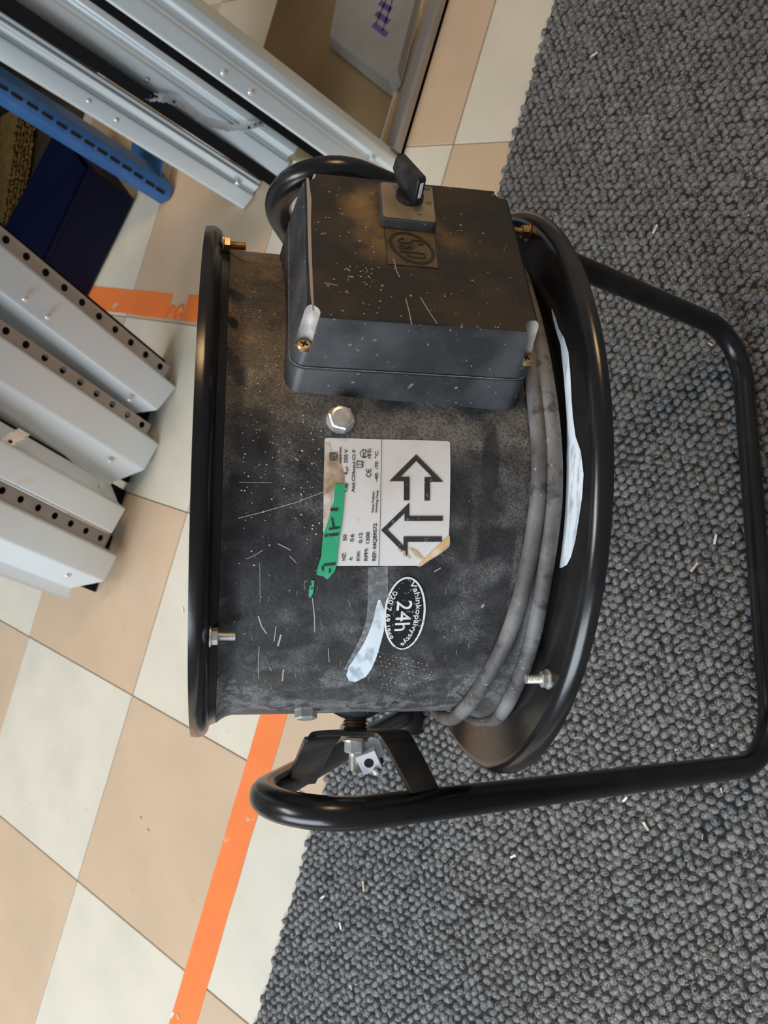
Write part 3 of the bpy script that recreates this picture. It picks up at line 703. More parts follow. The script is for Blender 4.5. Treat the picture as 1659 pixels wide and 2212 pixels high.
dust = np.maximum(dust, blob(850, 925, 190, 42, 1)*(.62+.3*ss(.4, .6, f2))); dust = np.maximum(dust, blob(640, 930, 60, 70, 1)*.6*ss(.35, .55, f2)); dust = np.maximum(dust, blob(620, 1000, 26, 50, 1)*.55*ss(.4, .6, f2)); dust = np.maximum(dust, blob(540, 1090, 60, 16, 1, .6)*.5*ss(.35, .6, f2))
at1 = drum.data.attributes.new('dust', 'FLOAT', 'POINT'); at2 = drum.data.attributes.new('warm', 'FLOAT', 'POINT')
D_ = np.full(len(vs), .25); W_ = np.zeros(len(vs)); idx = (np.arange(NT)[:, None]*NPH+np.arange(NP)[None]).ravel()
D_[idx] = np.clip(dust, 0, 1).ravel(); W_[idx] = np.clip(warm*.9, 0, .9).ravel()
at1.data.foreach_set('value', D_); at2.data.foreach_set('value', W_)

# flanges (bell mouths)
def flange(prof, label=None):
    mb = MB(); seg = 160; vs, fs = [], []
    for (t, r) in prof:
        for k in range(seg): vs.append(dr(t, 2*math.pi*k/seg, r))
    m = len(prof)
    for i in range(m):
        i2 = (i+1) % m
        for k in range(seg):
            k2 = (k+1) % seg; fs.append((i*seg+k, i*seg+k2, i2*seg+k2, i2*seg+k))
    bm = bmesh.new(); bv = [bm.verts.new(p) for p in vs]; [bm.faces.new([bv[i] for i in f]) for f in fs]
    bmesh.ops.recalc_face_normals(bm, faces=bm.faces[:]); bm.verts.index_update()
    vs = [np.array(v.co) for v in bm.verts]; fs = [tuple(v.index for v in f.verts) for f in bm.faces]; bm.free()
    return mk('flange', vs, fs, M['gloss'], fan, smooth=True, sharp=50, label=label)
def arc(ct, cr, r, a0, a1, n=8): return [(ct+r*math.cos(math.radians(a0+(a1-a0)*i/n)), cr+r*math.sin(math.radians(a0+(a1-a0)*i/n))) for i in range(n+1)]
# left: inner face at T1 (towards +t), lip runs towards -t
rl = .0065
pl = [(T1+.0045, RD+.004), (T1+.0015, RD+.0052)]+[(T1, RD+.0060)]+arc(T1-rl, RL-rl, rl, 0, 90)+[(T0-.001, RL-.0004), (T0-.001, RL-.0020), (T1-rl, RL-.0020)]+arc(T1-rl, RL-rl, rl-.0018, 90, 0, 6)+[(T1-.0018, RD+.004), (T1+.0040, RD+.0015)]
flange(pl)
rr = .0075
pr = [(T2-.0045, RD+.004), (T2-.0015, RD+.0055), (T2, RD+.008)]+arc(T2+rr, RR-rr, rr, 180, 100)+[(T3+.001, RR), (T3+.001, RR-.002), (T2+rr, RR-.002)]+arc(T2+rr, RR-rr, rr-.0018, 95, 180, 6)+[(T2+.0018, RD+.007), (T2-.0035, RD+.0015)]
flange(pr)

# inside: motor, hub, blades, wire guards
mb = MB(); lathe_on(mb, FC, A, [(-.055, .0), (-.055, .030), (-.050, .038), (.035, .038), (.040, .030), (.040, .0)], 32, cap=False); mb.build('motor', M['rubber'], fan)
for k in range(7):
    q0 = 2*math.pi*k/7; vs, fs = [], []
    for i in range(6):
        r = .034+(.134-.034)*i/5; w_ = .030+.020*i/5
        for j in range(5):
            f = j/4-.5; vs.append(dr(.052+f*.03*(1-.4*i/5), q0+f*w_*2/r*.9+.25*i/5, r))
    for i in range(5):
        for j in range(4): a = i*5+j; fs.append((a, a+1, a+6, a+5))
    vs2 = [v-A*.0015 for v in vs]; mk('blade', vs+vs2, fs+[tuple(30+x for x in f[::-1]) for f in fs], M['bracket'], fan)
mb = MB(); lathe_on(mb, FC+A*.04, A, [(0, .036), (.028, .036), (.032, .028), (.032, 0)], 32, cap=False); mb.build('hub', M['rubber'], fan)
for t in (T0+.002, T3-.002):
    mb = MB()
    for rg in (.02, .04, .06, .08, .10, .12, .14, .152):
        tube(mb, [dr(t, q, rg) for q in np.linspace(0, 2*math.pi, 73)], .0013, 6, cap=False)
    for k in range(4): tube(mb, [dr(t, math.pi/4+math.pi/2*k, r) for r in (.018, .154)], .002, 6)
    mb.build('wire_guard', M['tube'], fan, label=None)

# ---- flange bolts: nut plus threaded end
def screw_stud(o, ax, mat_, rn=.0042, hn=.0034, rs=.0023, ls=.0085, name='flange_bolt'):
    mb = MB(); lathe_on(mb, o, ax, [(0, rn*1.25), (.0007, rn*1.25)], 20); lathe_on(mb, np.array(o)+nrm(ax)*.0007, ax, [(0, rn*.97), (.0003, rn), (hn-.0003, rn), (hn, rn*.95)], 6)
    nb = mb.build(name, mat_, fan, smooth=False)
    mb = MB(); pr_ = [(0, rs)]; k = 0; h = hn
    while h < hn+ls: pr_ += [(h, rs), (h+.0004, rs*.82), (h+.0008, rs)]; h += .0008
    lathe_on(mb, o, ax, pr_+[(h, rs*.8)], 14); mb.build('threaded_end', mat_, nb); return nb
def find_phi(t, r, ypx, lo, hi):
    best = None
    for q in np.linspace(math.radians(lo), math.radians(hi), 721):
        c_ = CAM_R@(dr(t, q, r)-CAM_C); y = FPX*c_[1]/c_[2]+IH/2
        if best is None or abs(y-ypx) < best[0]: best = (abs(y-ypx), q)
    return best[1]
for (yp, lo, hi, m_) in ((528, -89, 0, M['brass']), (1374, 0, 89, M['zinc'])):
    q = find_phi(T1, .1535, yp, lo, hi); screw_stud(dr(T1, q, .1535), A, m_)
FR = Flat(FC+A*T2, N, Wd, -A)
for (xp, yp, m_) in ((1141, 502, M['brass']), (1184, 1467, M['zinc'])):
    screw_stud(FR.map(FR.px(xp, yp)), -A, m_)
for q in (130, 180, 230):
    screw_stud(dr(T1, math.radians(q), .1535), A, M['zinc'])
# hex head bolts on the drum
def hex_bolt(o, ax, r=.0075, h=.0048, turn=None):
    mb = MB(); lathe_on(mb, o, ax, [(0, r*1.05), (.001, r*1.05)], 24, u=turn); lathe_on(mb, np.array(o)+nrm(ax)*.001, ax, [(0, r), (h-.0008, r), (h, r*.88)], 6, u=turn)
    lathe_on(mb, np.array(o)+nrm(ax)*(h+.001), ax, [(0, r*.80), (.0003, r*.62), (.0003, r*.3)], 24)
    return mb.build('hex_bolt', M['zinc'], fan, smooth=False)
u = DS.px(735, 908); ph = u[1]/RD; hex_bolt(dr(u[0], ph, RD), N*math.cos(ph)+Wd*math.sin(ph), .0066, .0045, A*.9+Wd*.2)
q = find_phi(-.036, RD+.005, 1552, 60, 100); hex_bolt(dr(-.034, q, RD-.001), N*math.cos(q)+Wd*math.sin(q), .0066, .0055, A)

# ---- terminal box with lid
BXP = [-0.3687161119408419, 0.017324045861916913, 0.007004944224230599, -0.017167166197274524, 0.13075106854227184, 0.11561899011302308, 0.11845396637007713, 0.05160051973387166, 0.08905400329159613, 0.029118106225652862]
ph, yaw, tb, sb, hb, BL, BW, BH, drf, rol = BXP
en = math.cos(ph)*N+math.sin(ph)*Wd; ew = -math.sin(ph)*N+math.cos(ph)*Wd
ea = math.cos(yaw)*A+math.sin(yaw)*ew; ew = -math.sin(yaw)*A+math.cos(yaw)*ew
ea, en = math.cos(rol)*ea+math.sin(rol)*en, -math.sin(rol)*ea+math.cos(rol)*en
BO = FC+A*tb+(-math.sin(ph)*N+math.cos(ph)*Wd)*sb+(math.cos(ph)*N+math.sin(ph)*Wd)*hb
def rounded(l, w_, r, k=6):
    out = []
    for (sx, sy, a0) in ((1, 1, 0), (-1, 1, 90), (-1, -1, 180), (1, -1, 270)):
        for i in range(k+1):
            q = math.radians(a0+90*i/k); out.append((sx*(l/2-r)+r*math.cos(q), sy*(w_/2-r)+r*math.sin(q)))
    return out
def flare(h, q, ax_):
    lo = max(0, 1-h)
    if ax_ == 0: return -.0035-.005*lo if q < 0 else (-.003*max(0, SEAM-h)+.0028*max(0, h))
    return (.0115*max(0, SEAM-h) if q > 0 else -.0028*max(0, h))
SEAM = .44
def loft(levels, mt, name, parent, r=.008, **kk):
    """levels: (height 0..1, inset) rounded rectangle rings"""
    vs, fs = [], []; K_ = None
    for (h, ins) in levels:
        f = 1-drf*h; ring = rounded(BL*f-2*ins, BW*f-2*ins, max(r-ins, .002)); K_ = len(ring)
        vs += [BO+ea*(x+flare(h, x, 0))+ew*(y+flare(h, y, 1))+en*h*BH for x, y in ring]
    for i in range(len(levels)-1):
        for k in range(K_): fs.append((i*K_+k, i*K_+(k+1) % K_, (i+1)*K_+(k+1) % K_, (i+1)*K_+k))
    fs.append(tuple(range(K_-1, -1, -1))); fs.append(tuple((len(levels)-1)*K_+k for k in range(K_)))
    return mk(name, vs, fs, mt, parent, smooth=True, sharp=28, **kk)
SEAM = .44
tbox = loft([(-.28, .004), (0, 0.0005), (SEAM-.02, 0), (SEAM-.004, .0006)], M['boxbase'], 'terminal_box', fan, label='black plastic terminal box with window light painted grey on its sides')
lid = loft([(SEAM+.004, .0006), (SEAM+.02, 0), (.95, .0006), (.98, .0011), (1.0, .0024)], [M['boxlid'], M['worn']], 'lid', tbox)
lm = Flat(BO+en*BH, ea, ew, en)         # lid plane
# cut the four screw recesses
cm = MB()
cpos = []
for sx in (-1, 1):
    for sy in (-1, 1):
        fx = BL*(1-drf*.8)/2-.0030+(.0046 if sx < 0 else .0024); fy = BW*(1-drf*.8)/2-.0032+(.0022 if sy < 0 else 0); p = BO+ea*sx*fx+ew*sy*fy; cpos.append((sx, sy, p))
        out = nrm(ea*sx+ew*sy)
        lathe_on(cm, p+en*BH*.60+out*.0006, en+out*-.10, [(0, .0043), (BH*.62, .0052)], 20)
cut = cm.build('cutter', [M['worn']], None)
for p_ in cut.data.polygons: p_.material_index = 0
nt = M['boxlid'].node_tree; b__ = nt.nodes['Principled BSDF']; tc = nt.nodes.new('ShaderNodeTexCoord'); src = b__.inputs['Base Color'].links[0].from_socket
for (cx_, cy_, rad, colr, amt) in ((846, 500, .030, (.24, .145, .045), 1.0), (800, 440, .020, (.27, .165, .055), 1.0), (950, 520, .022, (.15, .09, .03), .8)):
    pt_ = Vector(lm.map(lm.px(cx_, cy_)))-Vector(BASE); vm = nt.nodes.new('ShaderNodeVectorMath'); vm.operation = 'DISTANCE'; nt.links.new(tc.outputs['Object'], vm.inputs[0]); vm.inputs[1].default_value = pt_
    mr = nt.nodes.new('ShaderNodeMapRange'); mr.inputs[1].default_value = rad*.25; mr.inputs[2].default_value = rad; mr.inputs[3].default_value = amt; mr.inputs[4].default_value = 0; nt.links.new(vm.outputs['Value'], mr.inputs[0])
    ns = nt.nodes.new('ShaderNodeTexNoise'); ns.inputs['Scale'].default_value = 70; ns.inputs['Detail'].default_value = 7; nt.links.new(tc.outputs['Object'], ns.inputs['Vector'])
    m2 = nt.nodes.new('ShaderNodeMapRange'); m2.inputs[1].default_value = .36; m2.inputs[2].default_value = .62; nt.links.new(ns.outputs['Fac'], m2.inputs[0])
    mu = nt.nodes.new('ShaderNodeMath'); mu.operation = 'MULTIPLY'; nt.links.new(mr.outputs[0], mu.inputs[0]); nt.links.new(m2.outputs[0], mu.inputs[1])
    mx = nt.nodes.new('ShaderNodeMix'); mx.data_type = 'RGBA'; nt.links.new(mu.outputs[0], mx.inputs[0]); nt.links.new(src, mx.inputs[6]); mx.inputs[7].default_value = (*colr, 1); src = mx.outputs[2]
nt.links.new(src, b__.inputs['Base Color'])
md = lid.modifiers.new('b', 'BOOLEAN'); md.operation = 'DIFFERENCE'; md.object = cut; md.solver = 'EXACT'
try: md.material_mode = 'TRANSFER'
except Exception: pass
dg = bpy.context.evaluated_depsgraph_get(); nm = bpy.data.meshes.new_from_object(lid.evaluated_get(dg))
lid.modifiers.clear(); lid.data = nm; nm.name = 'lid'
bpy.data.objects.remove(cut)
# front walls of the lid get the grey that paints window light: assign by facing
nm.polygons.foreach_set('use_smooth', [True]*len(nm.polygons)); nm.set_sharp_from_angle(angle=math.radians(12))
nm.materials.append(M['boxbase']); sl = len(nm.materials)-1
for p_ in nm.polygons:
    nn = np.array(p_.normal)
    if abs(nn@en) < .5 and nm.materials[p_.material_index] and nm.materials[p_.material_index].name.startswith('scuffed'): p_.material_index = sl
for (sx, sy, p) in cpos:
    o_ = p+en*BH*.60; mb = MB(); lathe_on(mb, o_, en, [(0, .0036), (.0012, .0036), (.0020, .0030), (.0021, .0012)], 20)
    mb.build('lid_screw', M['brass'], tbox); mb = MB()
    for q in (.4, .4+math.pi/2): mb.box(o_+en*.00215, (ea*math.cos(q)+ew*math.sin(q))*.0019, (-ea*math.sin(q)+ew*math.cos(q))*.0004, en*.0002)
    mb.build('cross_slot', M['slot'], tbox, smooth=False)
# seam line
mb = MB(); f = 1-drf*SEAM; ring = rounded(BL*f-.0003, BW*f-.0003, .008)
tube(mb, [BO+ea*(x+flare(SEAM, x, 0))+ew*(y+flare(SEAM, y, 1))+en*SEAM*BH for x, y in ring+ring[:1]], .0003, 6, cap=False); mb.build('seam', M['scargrey'], tbox)
# logo plate
def L2(cx, cy): return lm.px(780+cx/7.9, 320+cy/7.9)
pl_ = [L2(390, 1350), L2(1245, 1440), L2(1320, 2055), L2(455, 1985)]
vs, fs = sheet([pl_], lm, .00025, .02); lp = mk('logo_plate', vs, fs, M['embossdust'], tbox, smooth=False, label='golden dusted plate with a ringed emblem')
mb = MB(); vs, fs = sheet(ribbon2d(pl_+pl_[:1], .0004), lm, .00035, .02); mb.add(vs, fs)
cen = L2(862, 1712); ex_ = (L2(1215, 1760)-L2(508, 1640))/2; ey_ = (L2(905, 1965)-L2(735, 1465))/2
def ell(k, cen=cen, ex_=ex_, ey_=ey_, n=48): return [cen+ex_*k*math.cos(2*math.pi*i/n)+ey_*k*math.sin(2*math.pi*i/n) for i in range(n+1)]
vs, fs = sheet(ribbon2d(ell(1.0), .0016), lm, .0005, .02); mb.add(vs, fs)
def stroke(pts, w_, surf=lm, off=.0006, tr_=L2):
    vs, fs = sheet(ribbon2d([tr_(*q) for q in pts], w_), surf, off, .02); mb.add(vs, fs)
# letters: S, &, P (lying on their side, outlined strokes)
stroke([(735, 1560), (690, 1555), (650, 1570), (645, 1600), (665, 1622), (730, 1632), (820, 1636), (880, 1590), (960, 1588), (1035, 1605), (1055, 1635), (1045, 1662), (1000, 1660), (965, 1648)], .0011)
stroke([(660, 1715), (655, 1680), (680, 1668), (710, 1680), (730, 1700), (780, 1728), (840, 1730), (870, 1712), (850, 1690), (810, 1690), (770, 1710), (720, 1725), (680, 1735), (660, 1715)], .0008)
stroke([(655, 1770), (800, 1785), (940, 1800), (1080, 1818), (1085, 1880), (1070, 1892), (870, 1872), (810, 1850), (795, 1790)], .0011)
mb.build('emblem', M['engraved'], lp, smooth=False) if False else mb.build('emblem', M['engraved'], tbox, smooth=False)
# rotary switch
rs_p = [lm.px(818.6, 390.9), lm.px(936.3, 402.3), lm.px(944.6, 483.9), lm.px(823.7, 470.6)]
lmR = Flat(BO+en*(BH+.0052), ea, ew, en)
rp = [lmR.px(818.6, 390.9), lmR.px(936.3, 402.3), lmR.px(944.6, 483.9), lmR.px(823.7, 470.6)]
def round_poly(P_, r, k=4):
    out = []; n = len(P_)
    for i in range(n):
        a = nrm(P_[i-1]-P_[i]); b = nrm(P_[(i+1) % n]-P_[i]); p0 = P_[i]+a*r; p1 = P_[i]+b*r
        for j in range(k+1):
            f = j/k; out.append((1-f)**2*p0+2*f*(1-f)*P_[i]+f*f*p1)
    return out
rq = round_poly(rp, .0022); n = len(rq)
vs = [lmR.map(p, -.0050) for p in rq]+[lmR.map(p, -.0007) for p in rq]
cxy = sum(rq)/n; rq2 = [cxy+(p-cxy)*.965 for p in rq]
vs += [lmR.map(p, 0) for p in rq2]
fs = [(i, (i+1) % n, n+(i+1) % n, n+i) for i in range(n)]+[(n+i, n+(i+1) % n, 2*n+(i+1) % n, 2*n+i) for i in range(n)]+[tuple(range(3*n-1, 2*n-1, -1))]
bm = bmesh.new(); bv = [bm.verts.new(p) for p in vs]; [bm.faces.new([bv[i] for i in f]) for f in fs]; bmesh.ops.recalc_face_normals(bm, faces=bm.faces[:])
bm.verts.index_update(); fs = [tuple(v.index for v in f.verts) for f in bm.faces]; bm.free()
swb = mk('rotary_switch', vs, fs, M['boxbase'], fan, smooth=False, label='black rotary switch on a dusty silver plate')
vs, fs = sheet([[cxy+(p-cxy)*.945 for p in rq]], lmR, .0002, .02); mk('switch_plate', vs, fs, M['plate'], swb, smooth=False, label='dusty silver plate marked 0 and 1')
kc = lmR.px(884.4, 427.5); ko = lmR.map(kc)
mb = MB(); lathe_on(mb, ko, en, [(0, .0072), (.0022, .0072), (.0026, .0068), (.0026, .0), ], 32, cap=False)
bd = nrm(-.50*ea-.866*ew); bs_ = np.cross(bd, en)
prof = [(-.0070, .0015), (-.0070, .0140), (-.0060, .0155), (.0125, .0165), (.0135, .0150), (.0145, .0085), (.0095, .0035), (.0060, .0015)]
hw_ = .0026; vs = [ko+bd*l+en*h+bs_*s_*hw_ for s_ in (-1, 1) for (l, h) in prof]; n = len(prof)
fs = [tuple(range(n)), tuple(range(2*n-1, n-1, -1))]+[(i, n+i, n+(i+1) % n, (i+1) % n) for i in range(n)]
bm = bmesh.new(); bv = [bm.verts.new(p) for p in vs]; [bm.faces.new([bv[i] for i in f]) for f in fs]; bmesh.ops.recalc_face_normals(bm, faces=bm.faces[:])
bmesh.ops.bevel(bm, geom=bm.edges[:], offset=.0004, segments=1, affect='EDGES')
bm.verts.index_update(); mb.add([np.array(v.co) for v in bm.verts], [tuple(v.index for v in f.verts) for f in bm.faces]); bm.free()
mb.build('knob', M['knob'], swb, smooth=True, sharp=25)
MB().box(ko-bd*.0071+en*.0088, en*.0042, bs_*.0009, bd*.0002).build('pointer_mark', M['white'], swb, smooth=False, label='white pointer mark')
mb = MB()
def R2(cx, cy): return lmR.px(780+cx/7.9, 320+cy/7.9)
for pts, w_ in (([(952, 1138), (1045, 1148)], .00035), ([(1110, 938), (1150, 934), (1195, 942), (1200, 958), (1170, 966), (1120, 958), (1105, 945), (1110, 938)], .0003),
                ([(1072, 690), (1095, 672), (1135, 675), (1160, 700), (1145, 725), (1110, 728), (1085, 712), (1080, 690)], .0003), ([(1075, 700), (1165, 712)], .0003), ([(1068, 712), (1085, 690)], .0003), ([(1172, 722), (1160, 690)], .0003)):
    vs, fs = sheet(ribbon2d([R2(*q) for q in pts], w_), lmR, .0004, .02); mb.add(vs, fs)
mb.build('switch_marking', M['ink'], swb, smooth=False)

# ---- cables wrapped round the drum by the right flange
RC = .0043
def cable(pts, rr_, end_t, name, extra=None):
    ds = Drum(rr_); U = [ds.px(*q) for q in pts]; path = [(u[0], u[1]/rr_) for u in U]
    P_ = [dr(t, p, rr_) for t, p in path]
    t_l, p_l = path[-1]
    for k in range(1, 14): P_.append(dr(t_l+(end_t-t_l)*min(1, k/4), p_l+math.radians(14)*k, rr_))
    t_f, p_f = path[0]; pre = []
    for k in range(1, 5): pre.append(dr(t_f+.001*k, p_f-math.radians(12)*k, rr_))
    P_ = pre[::-1]+P_
    mb = MB(); tube(mb, smooth_path(P_, 6), RC, 14); return mb.build(name, M['cable'], fan, label='dusty grey rubber cable wound round the drum')
cable([(1138, 700), (1150, 790), (1158, 880), (1165, 960), (1165, 1040), (1158, 1120), (1143, 1210), (1122, 1300), (1088, 1395), (1042, 1480), (1005, 1530)], RD+RC+.0008, .066, 'power_cable')
cable([(1122, 590), (1142, 650), (1160, 720), (1176, 800), (1189, 890), (1197, 990), (1196, 1090), (1184, 1190), (1168, 1290), (1150, 1380), (1124, 1460), (1090, 1530), (1062, 1572)], RD+RC+.0034, .076, 'power_cable')

# ---- label
def l5(cx, cy): return DS.px(660+cx/3.95, 920+cy/3.95)
OFF = .0003
lab = [l5(*q) for q in [(175, 104), (400, 108), (650, 116), (900, 122), (1215, 130), (1232, 145), (1234, 300), (1231, 600), (1226, 850), (1220, 945), (1080, 1065), (958, 1192), (700, 1193), (450, 1193), (240, 1193), (200, 1190), (150, 900), (153, 500), (160, 250), (162, 118)]]
vs, fs = sheet([lab], DS, OFF, .003); label = mk('rating_label', vs, fs, M['label'], drum if False else fan, smooth=False, label='white rating label with two outlined arrows')
mb = MB()
for poly in ([(162, 150), (205, 150), (215, 240), (300, 250), (300, 330), (330, 420), (330, 495), (240, 510), (215, 700), (175, 860), (152, 880), (153, 500)],):
    vs, fs = sheet([[l5(*q) for q in poly]], DS, OFF+.0002, .003); mb.add(vs, fs)
mb.build('torn_paper', M['labeltan'], label, smooth=False, label='torn tan strip of old paper')
mb = MB()
rg_ = random.Random(5)
gp = [(248, 492), (290, 500), (332, 496), (326, 600), (318, 720), (302, 850), (290, 960), (272, 1090), (262, 1170), (248, 1232), (225, 1225), (205, 1290), (180, 1305), (150, 1275), (120, 1275), (92, 1262), (110, 1190), (135, 1110), (142, 1000), (150, 905), (185, 830), (212, 740), (236, 640), (246, 560)]
gp = [(x+rg_.uniform(-4, 4), y) for x, y in gp]
vs, fs = sheet([[l5(*q) for q in gp]], DS, OFF+.0005, .003); mb.add(vs, fs)
gp2 = [(52, 1308), (74, 1318), (70, 1380), (60, 1430), (35, 1468), (25, 1440), (30, 1380), (42, 1340)]
vs, fs = sheet([[l5(*q) for q in gp2]], DS, OFF+.0003, .003); mb.add(vs, fs)
mb.build('green_tape_scrap', M['green'], label, smooth=False, label='torn green tape scrap with black letter fragments')
mb = MB()
def inkpoly(polys, surf=DS, off=OFF+.0008, tr_=l5):
    for poly in polys:
        vs, fs = sheet([[tr_(*q) for q in poly]], surf, off, .004); mb.add(vs, fs)
inkpoly([[(205, 702), (268, 700), (270, 722), (212, 724)], [(262, 696), (272, 696), (272, 726), (262, 726)], [(215, 780), (228, 778), (246, 860), (230, 866)], [(195, 868), (290, 856), (290, 872), (197, 886)], [(160, 924), (280, 908), (282, 930), (162, 946)], [(150, 1172), (252, 1160), (252, 1182), (152, 1192)], [(132, 1192), (150, 1190), (156, 1228), (138, 1230)], [(196, 1212), (212, 1210), (208, 1250), (196, 1250)], [(40, 1375), (62, 1375), (62, 1385), (40, 1385)], [(38, 1340), (48, 1335), (50, 1355), (40, 1358)]])
# arrows
inkpoly([[(940, 245), (712, 472), (808, 433+2), (942, 300)], [(940, 245), (942, 300), (1078, 437), (1172, 478)], [(1172, 478), (1078, 437), (1012, 437), (1012, 478)], [(1012, 470), (1058, 478), (1058, 637), (1012, 637)], [(712, 472), (836, 472), (884, 435), (808, 435)], [(836, 468), (884, 435), (884, 635), (836, 635)]], off=OFF+.0003)
inkpoly([[(643, 887), (697, 885), (842, 745), (882, 655)], [(882, 655), (842, 745), (842, 810), (882, 800)], [(842, 768), (1168, 768), (1168, 810), (842, 810)], [(643, 887), (868, 1113), (833, 1022), (697, 885)], [(833, 1022), (868, 1113), (868, 985), (833, 942)], [(833, 942), (1160, 942), (1160, 987), (833, 987)]], off=OFF+.0003)
mb.build('arrow_print', M['ink'], label, smooth=False)
mb = MB()
def T(s, x0, y0, x1, y1, h):
    p0, p1 = l5(x0, y0), l5(x1, y1); hh = abs(l5(x0, y0)[0]-l5(x0-h, y0)[0]); text_on(mb, s, DS, p0, p1, hh, OFF+.0003, flip=TF)
# text runs up the image (decreasing arc); its top faces the left (-t)
TF = -1
_d = nrm(l5(340, 1000)-l5(340, 1100)); TF = 1 if (np.array([-_d[1], _d[0]]))@(l5(300, 1050)-l5(340, 1050)) > 0 else -1
for a_ in [('HZ:', 338, 1145, 339, 1080, 30), ('50', 346, 978, 348, 928, 30), ('A:', 397, 1145, 398, 1116, 28), ('0.6', 407, 985, 409, 924, 30), ('KW:', 460, 1147, 462, 1066, 28), ('0.12', 480, 997, 482, 912, 30),
           ('RPM:', 526, 1147, 528, 1042, 28), ('1300', 541, 1000, 544, 906, 30), ('REF: 04QB9572', 596, 1147, 606, 832, 30), ('Temp.Trabajo', 578, 742, 583, 560, 17), ('Working Temp', 608, 742, 618, 550, 17),
           ('-40', 614, 478, 616, 405, 27), ('/70', 616, 368, 617, 308, 27), ('°C', 616, 278, 617, 220, 27), ('Cap', 354, 560, 356, 490, 28), ('6', 354, 415, 355, 394, 28), ('µF', 360, 384, 361, 350, 20), ('250 V', 354, 318, 357, 203, 28),
           ('Aisl.Cl/Insul.Cl F', 415, 567, 424, 206, 26), ('MI 01', 556, 278, 558, 198, 24), ('PC', 514, 268, 514, 212, 28), ('MADE IN SPAIN', 302, 320, 303, 182, 13)]: T(*a_)
def S5(pts, w_, off=OFF+.0003):
    vs, fs = sheet(ribbon2d([l5(*q) for q in pts], w_), DS, off, .004); mb.add(vs, fs)
circ5 = lambda cx, cy, r, a0=0, a1=360, n=20: [(cx+r*math.cos(math.radians(a0+(a1-a0)*i/n)), cy+r*math.sin(math.radians(a0+(a1-a0)*i/n))) for i in range(n+1)]
S5([(647, 118), (640, 500), (632, 900), (622, 1192)], .00012)
S5(circ5(498, 238, 34), .00022)
S5([(520, 404), (518, 420), (527, 432), (539, 436), (549, 430), (555, 418), (552, 404)], .0003); S5([(519, 369), (517, 384), (526, 395), (538, 398), (549, 393), (555, 382), (552, 369)], .0003); S5([(537, 398), (537, 373)], .00025)
S5([(438, 300), (438, 358), (488, 352), (488, 305), (438, 300)], .0003); S5([(438, 328), (488, 330)], .0002); S5([(480, 308), (480, 350)], .0002)
S5([(205, 230), (272, 228), (274, 292), (207, 296), (205, 230)], .00022); S5(circ5(238, 262, 26), .0003); S5([(225, 250), (232, 268), (243, 256), (252, 272)], .0003); S5([(240, 245), (240, 280)], .0002)
bv_, bf_ = list(mb.v), list(mb.f)
for sh in ((.00007, 0), (-.00007, 0), (0, .00006), (0, -.00006)): mb.add([p+A*sh[0]+Wd*sh[1]+N*.00001 for p in bv_], bf_)
mb.build('label_text', M['inkthin'], label, smooth=False)
mb = MB()
for r_ in range(5):
    for k in range(6):
        x, y = 775+r_*14+k*13, 1035+r_*16+k*6; S5([(x, y), (x+8, y+6)], .0006) if (r_+k) % 3 else None
        x += 105; S5([(x, y+5), (x+9, y+9)], .0009)
mb.build('faded_stamp', M['goldink'], label, smooth=False)
# curled corner
mb = MB(); c0 = [(1225, 930), (1160, 985), (1080, 1065), (1010, 1135), (950, 1194)]; c1_ = [(1222, 1020), (1195, 1042), (1120, 1095), (1050, 1140), (985, 1188)]
vs = []
for k, (a_, b2) in enumerate(zip(c0, c1_)):
    for j in range(5):
        f = j/4; hgt = math.sin(f*math.pi*.75)*.0022*(1-abs(k-1.5)/4); u = l5(a_[0]+(b2[0]-a_[0])*f, a_[1]+(b2[1]-a_[1])*f); vs.append(DS.map(u, OFF+.0004+hgt))
mk('curled_corner', vs, [(k*5+j, k*5+j+1, k*5+j+6, k*5+j+5) for k in range(4) for j in range(4)], M['fold'], label, smooth=True, label='brown curled corner')

# ---- oval sticker
ov_c = l5(845, 1594)
def ovp(k, n=64, tilt=math.radians(6.5)):
    out = []
    for i in range(n+1):
        q = 2*math.pi*i/n; x, y = 176*k*math.cos(q), (312-176*(1-k) if k < 1 else 312)*math.sin(q)
        c_, s_ = math.cos(tilt), math.sin(tilt); out.append(l5(845+x*c_-y*s_, 1594+x*s_+y*c_))
    return out
vs, fs = sheet([ovp(.995)[:-1]], DS, OFF, .003); sticker = mk('oval_sticker', vs, fs, M['blackfilm'], fan, smooth=False, label='black oval sticker with white phone lettering')
mb = MB(); vs, fs = sheet(ribbon2d(ovp(.95), .00085), DS, OFF+.0003, .004); mb.add(vs, fs)
d_ = nrm(l5(770, 1700)-l5(775, 1500)); sgn = 1 if np.array([-d_[1], d_[0]])@(l5(850, 1600)-l5(770, 1600)) > 0 else -1
hh = lambda h: abs(l5(800+h, 1600)[0]-l5(800, 1600)[0])
text_on(mb, '24h', DS, l5(782, 1488), l5(758, 1742), hh(128), OFF+.0003, flip=sgn)
FLIPUP = sgn
text_bend(mb, '020 7 69 1969', DS, [l5(*q) for q in [(752, 1402), (714, 1475), (690, 1560), (679, 1650), (685, 1740), (712, 1815)]], hh(40), OFF+.0003)
text_bend(mb, 'Vahinkopäivystys', DS, [l5(*q) for q in [(885, 1340), (922, 1410), (940, 1500), (936, 1600), (912, 1700), (868, 1790), (806, 1858)]], hh(45), OFF+.0003)
# thicken the strokes a little by repeating slightly shifted copies
base_v = list(mb.v); base_f = list(mb.f)
for sh in ((.00012, 0), (-.00012, 0), (0, .00012), (0, -.00012)):
    mb.add([p+A*sh[0]+Wd*.8*sh[1]+N*.00002 for p in base_v], base_f)
mb.build('sticker_lettering', M['white'], sticker, smooth=False)

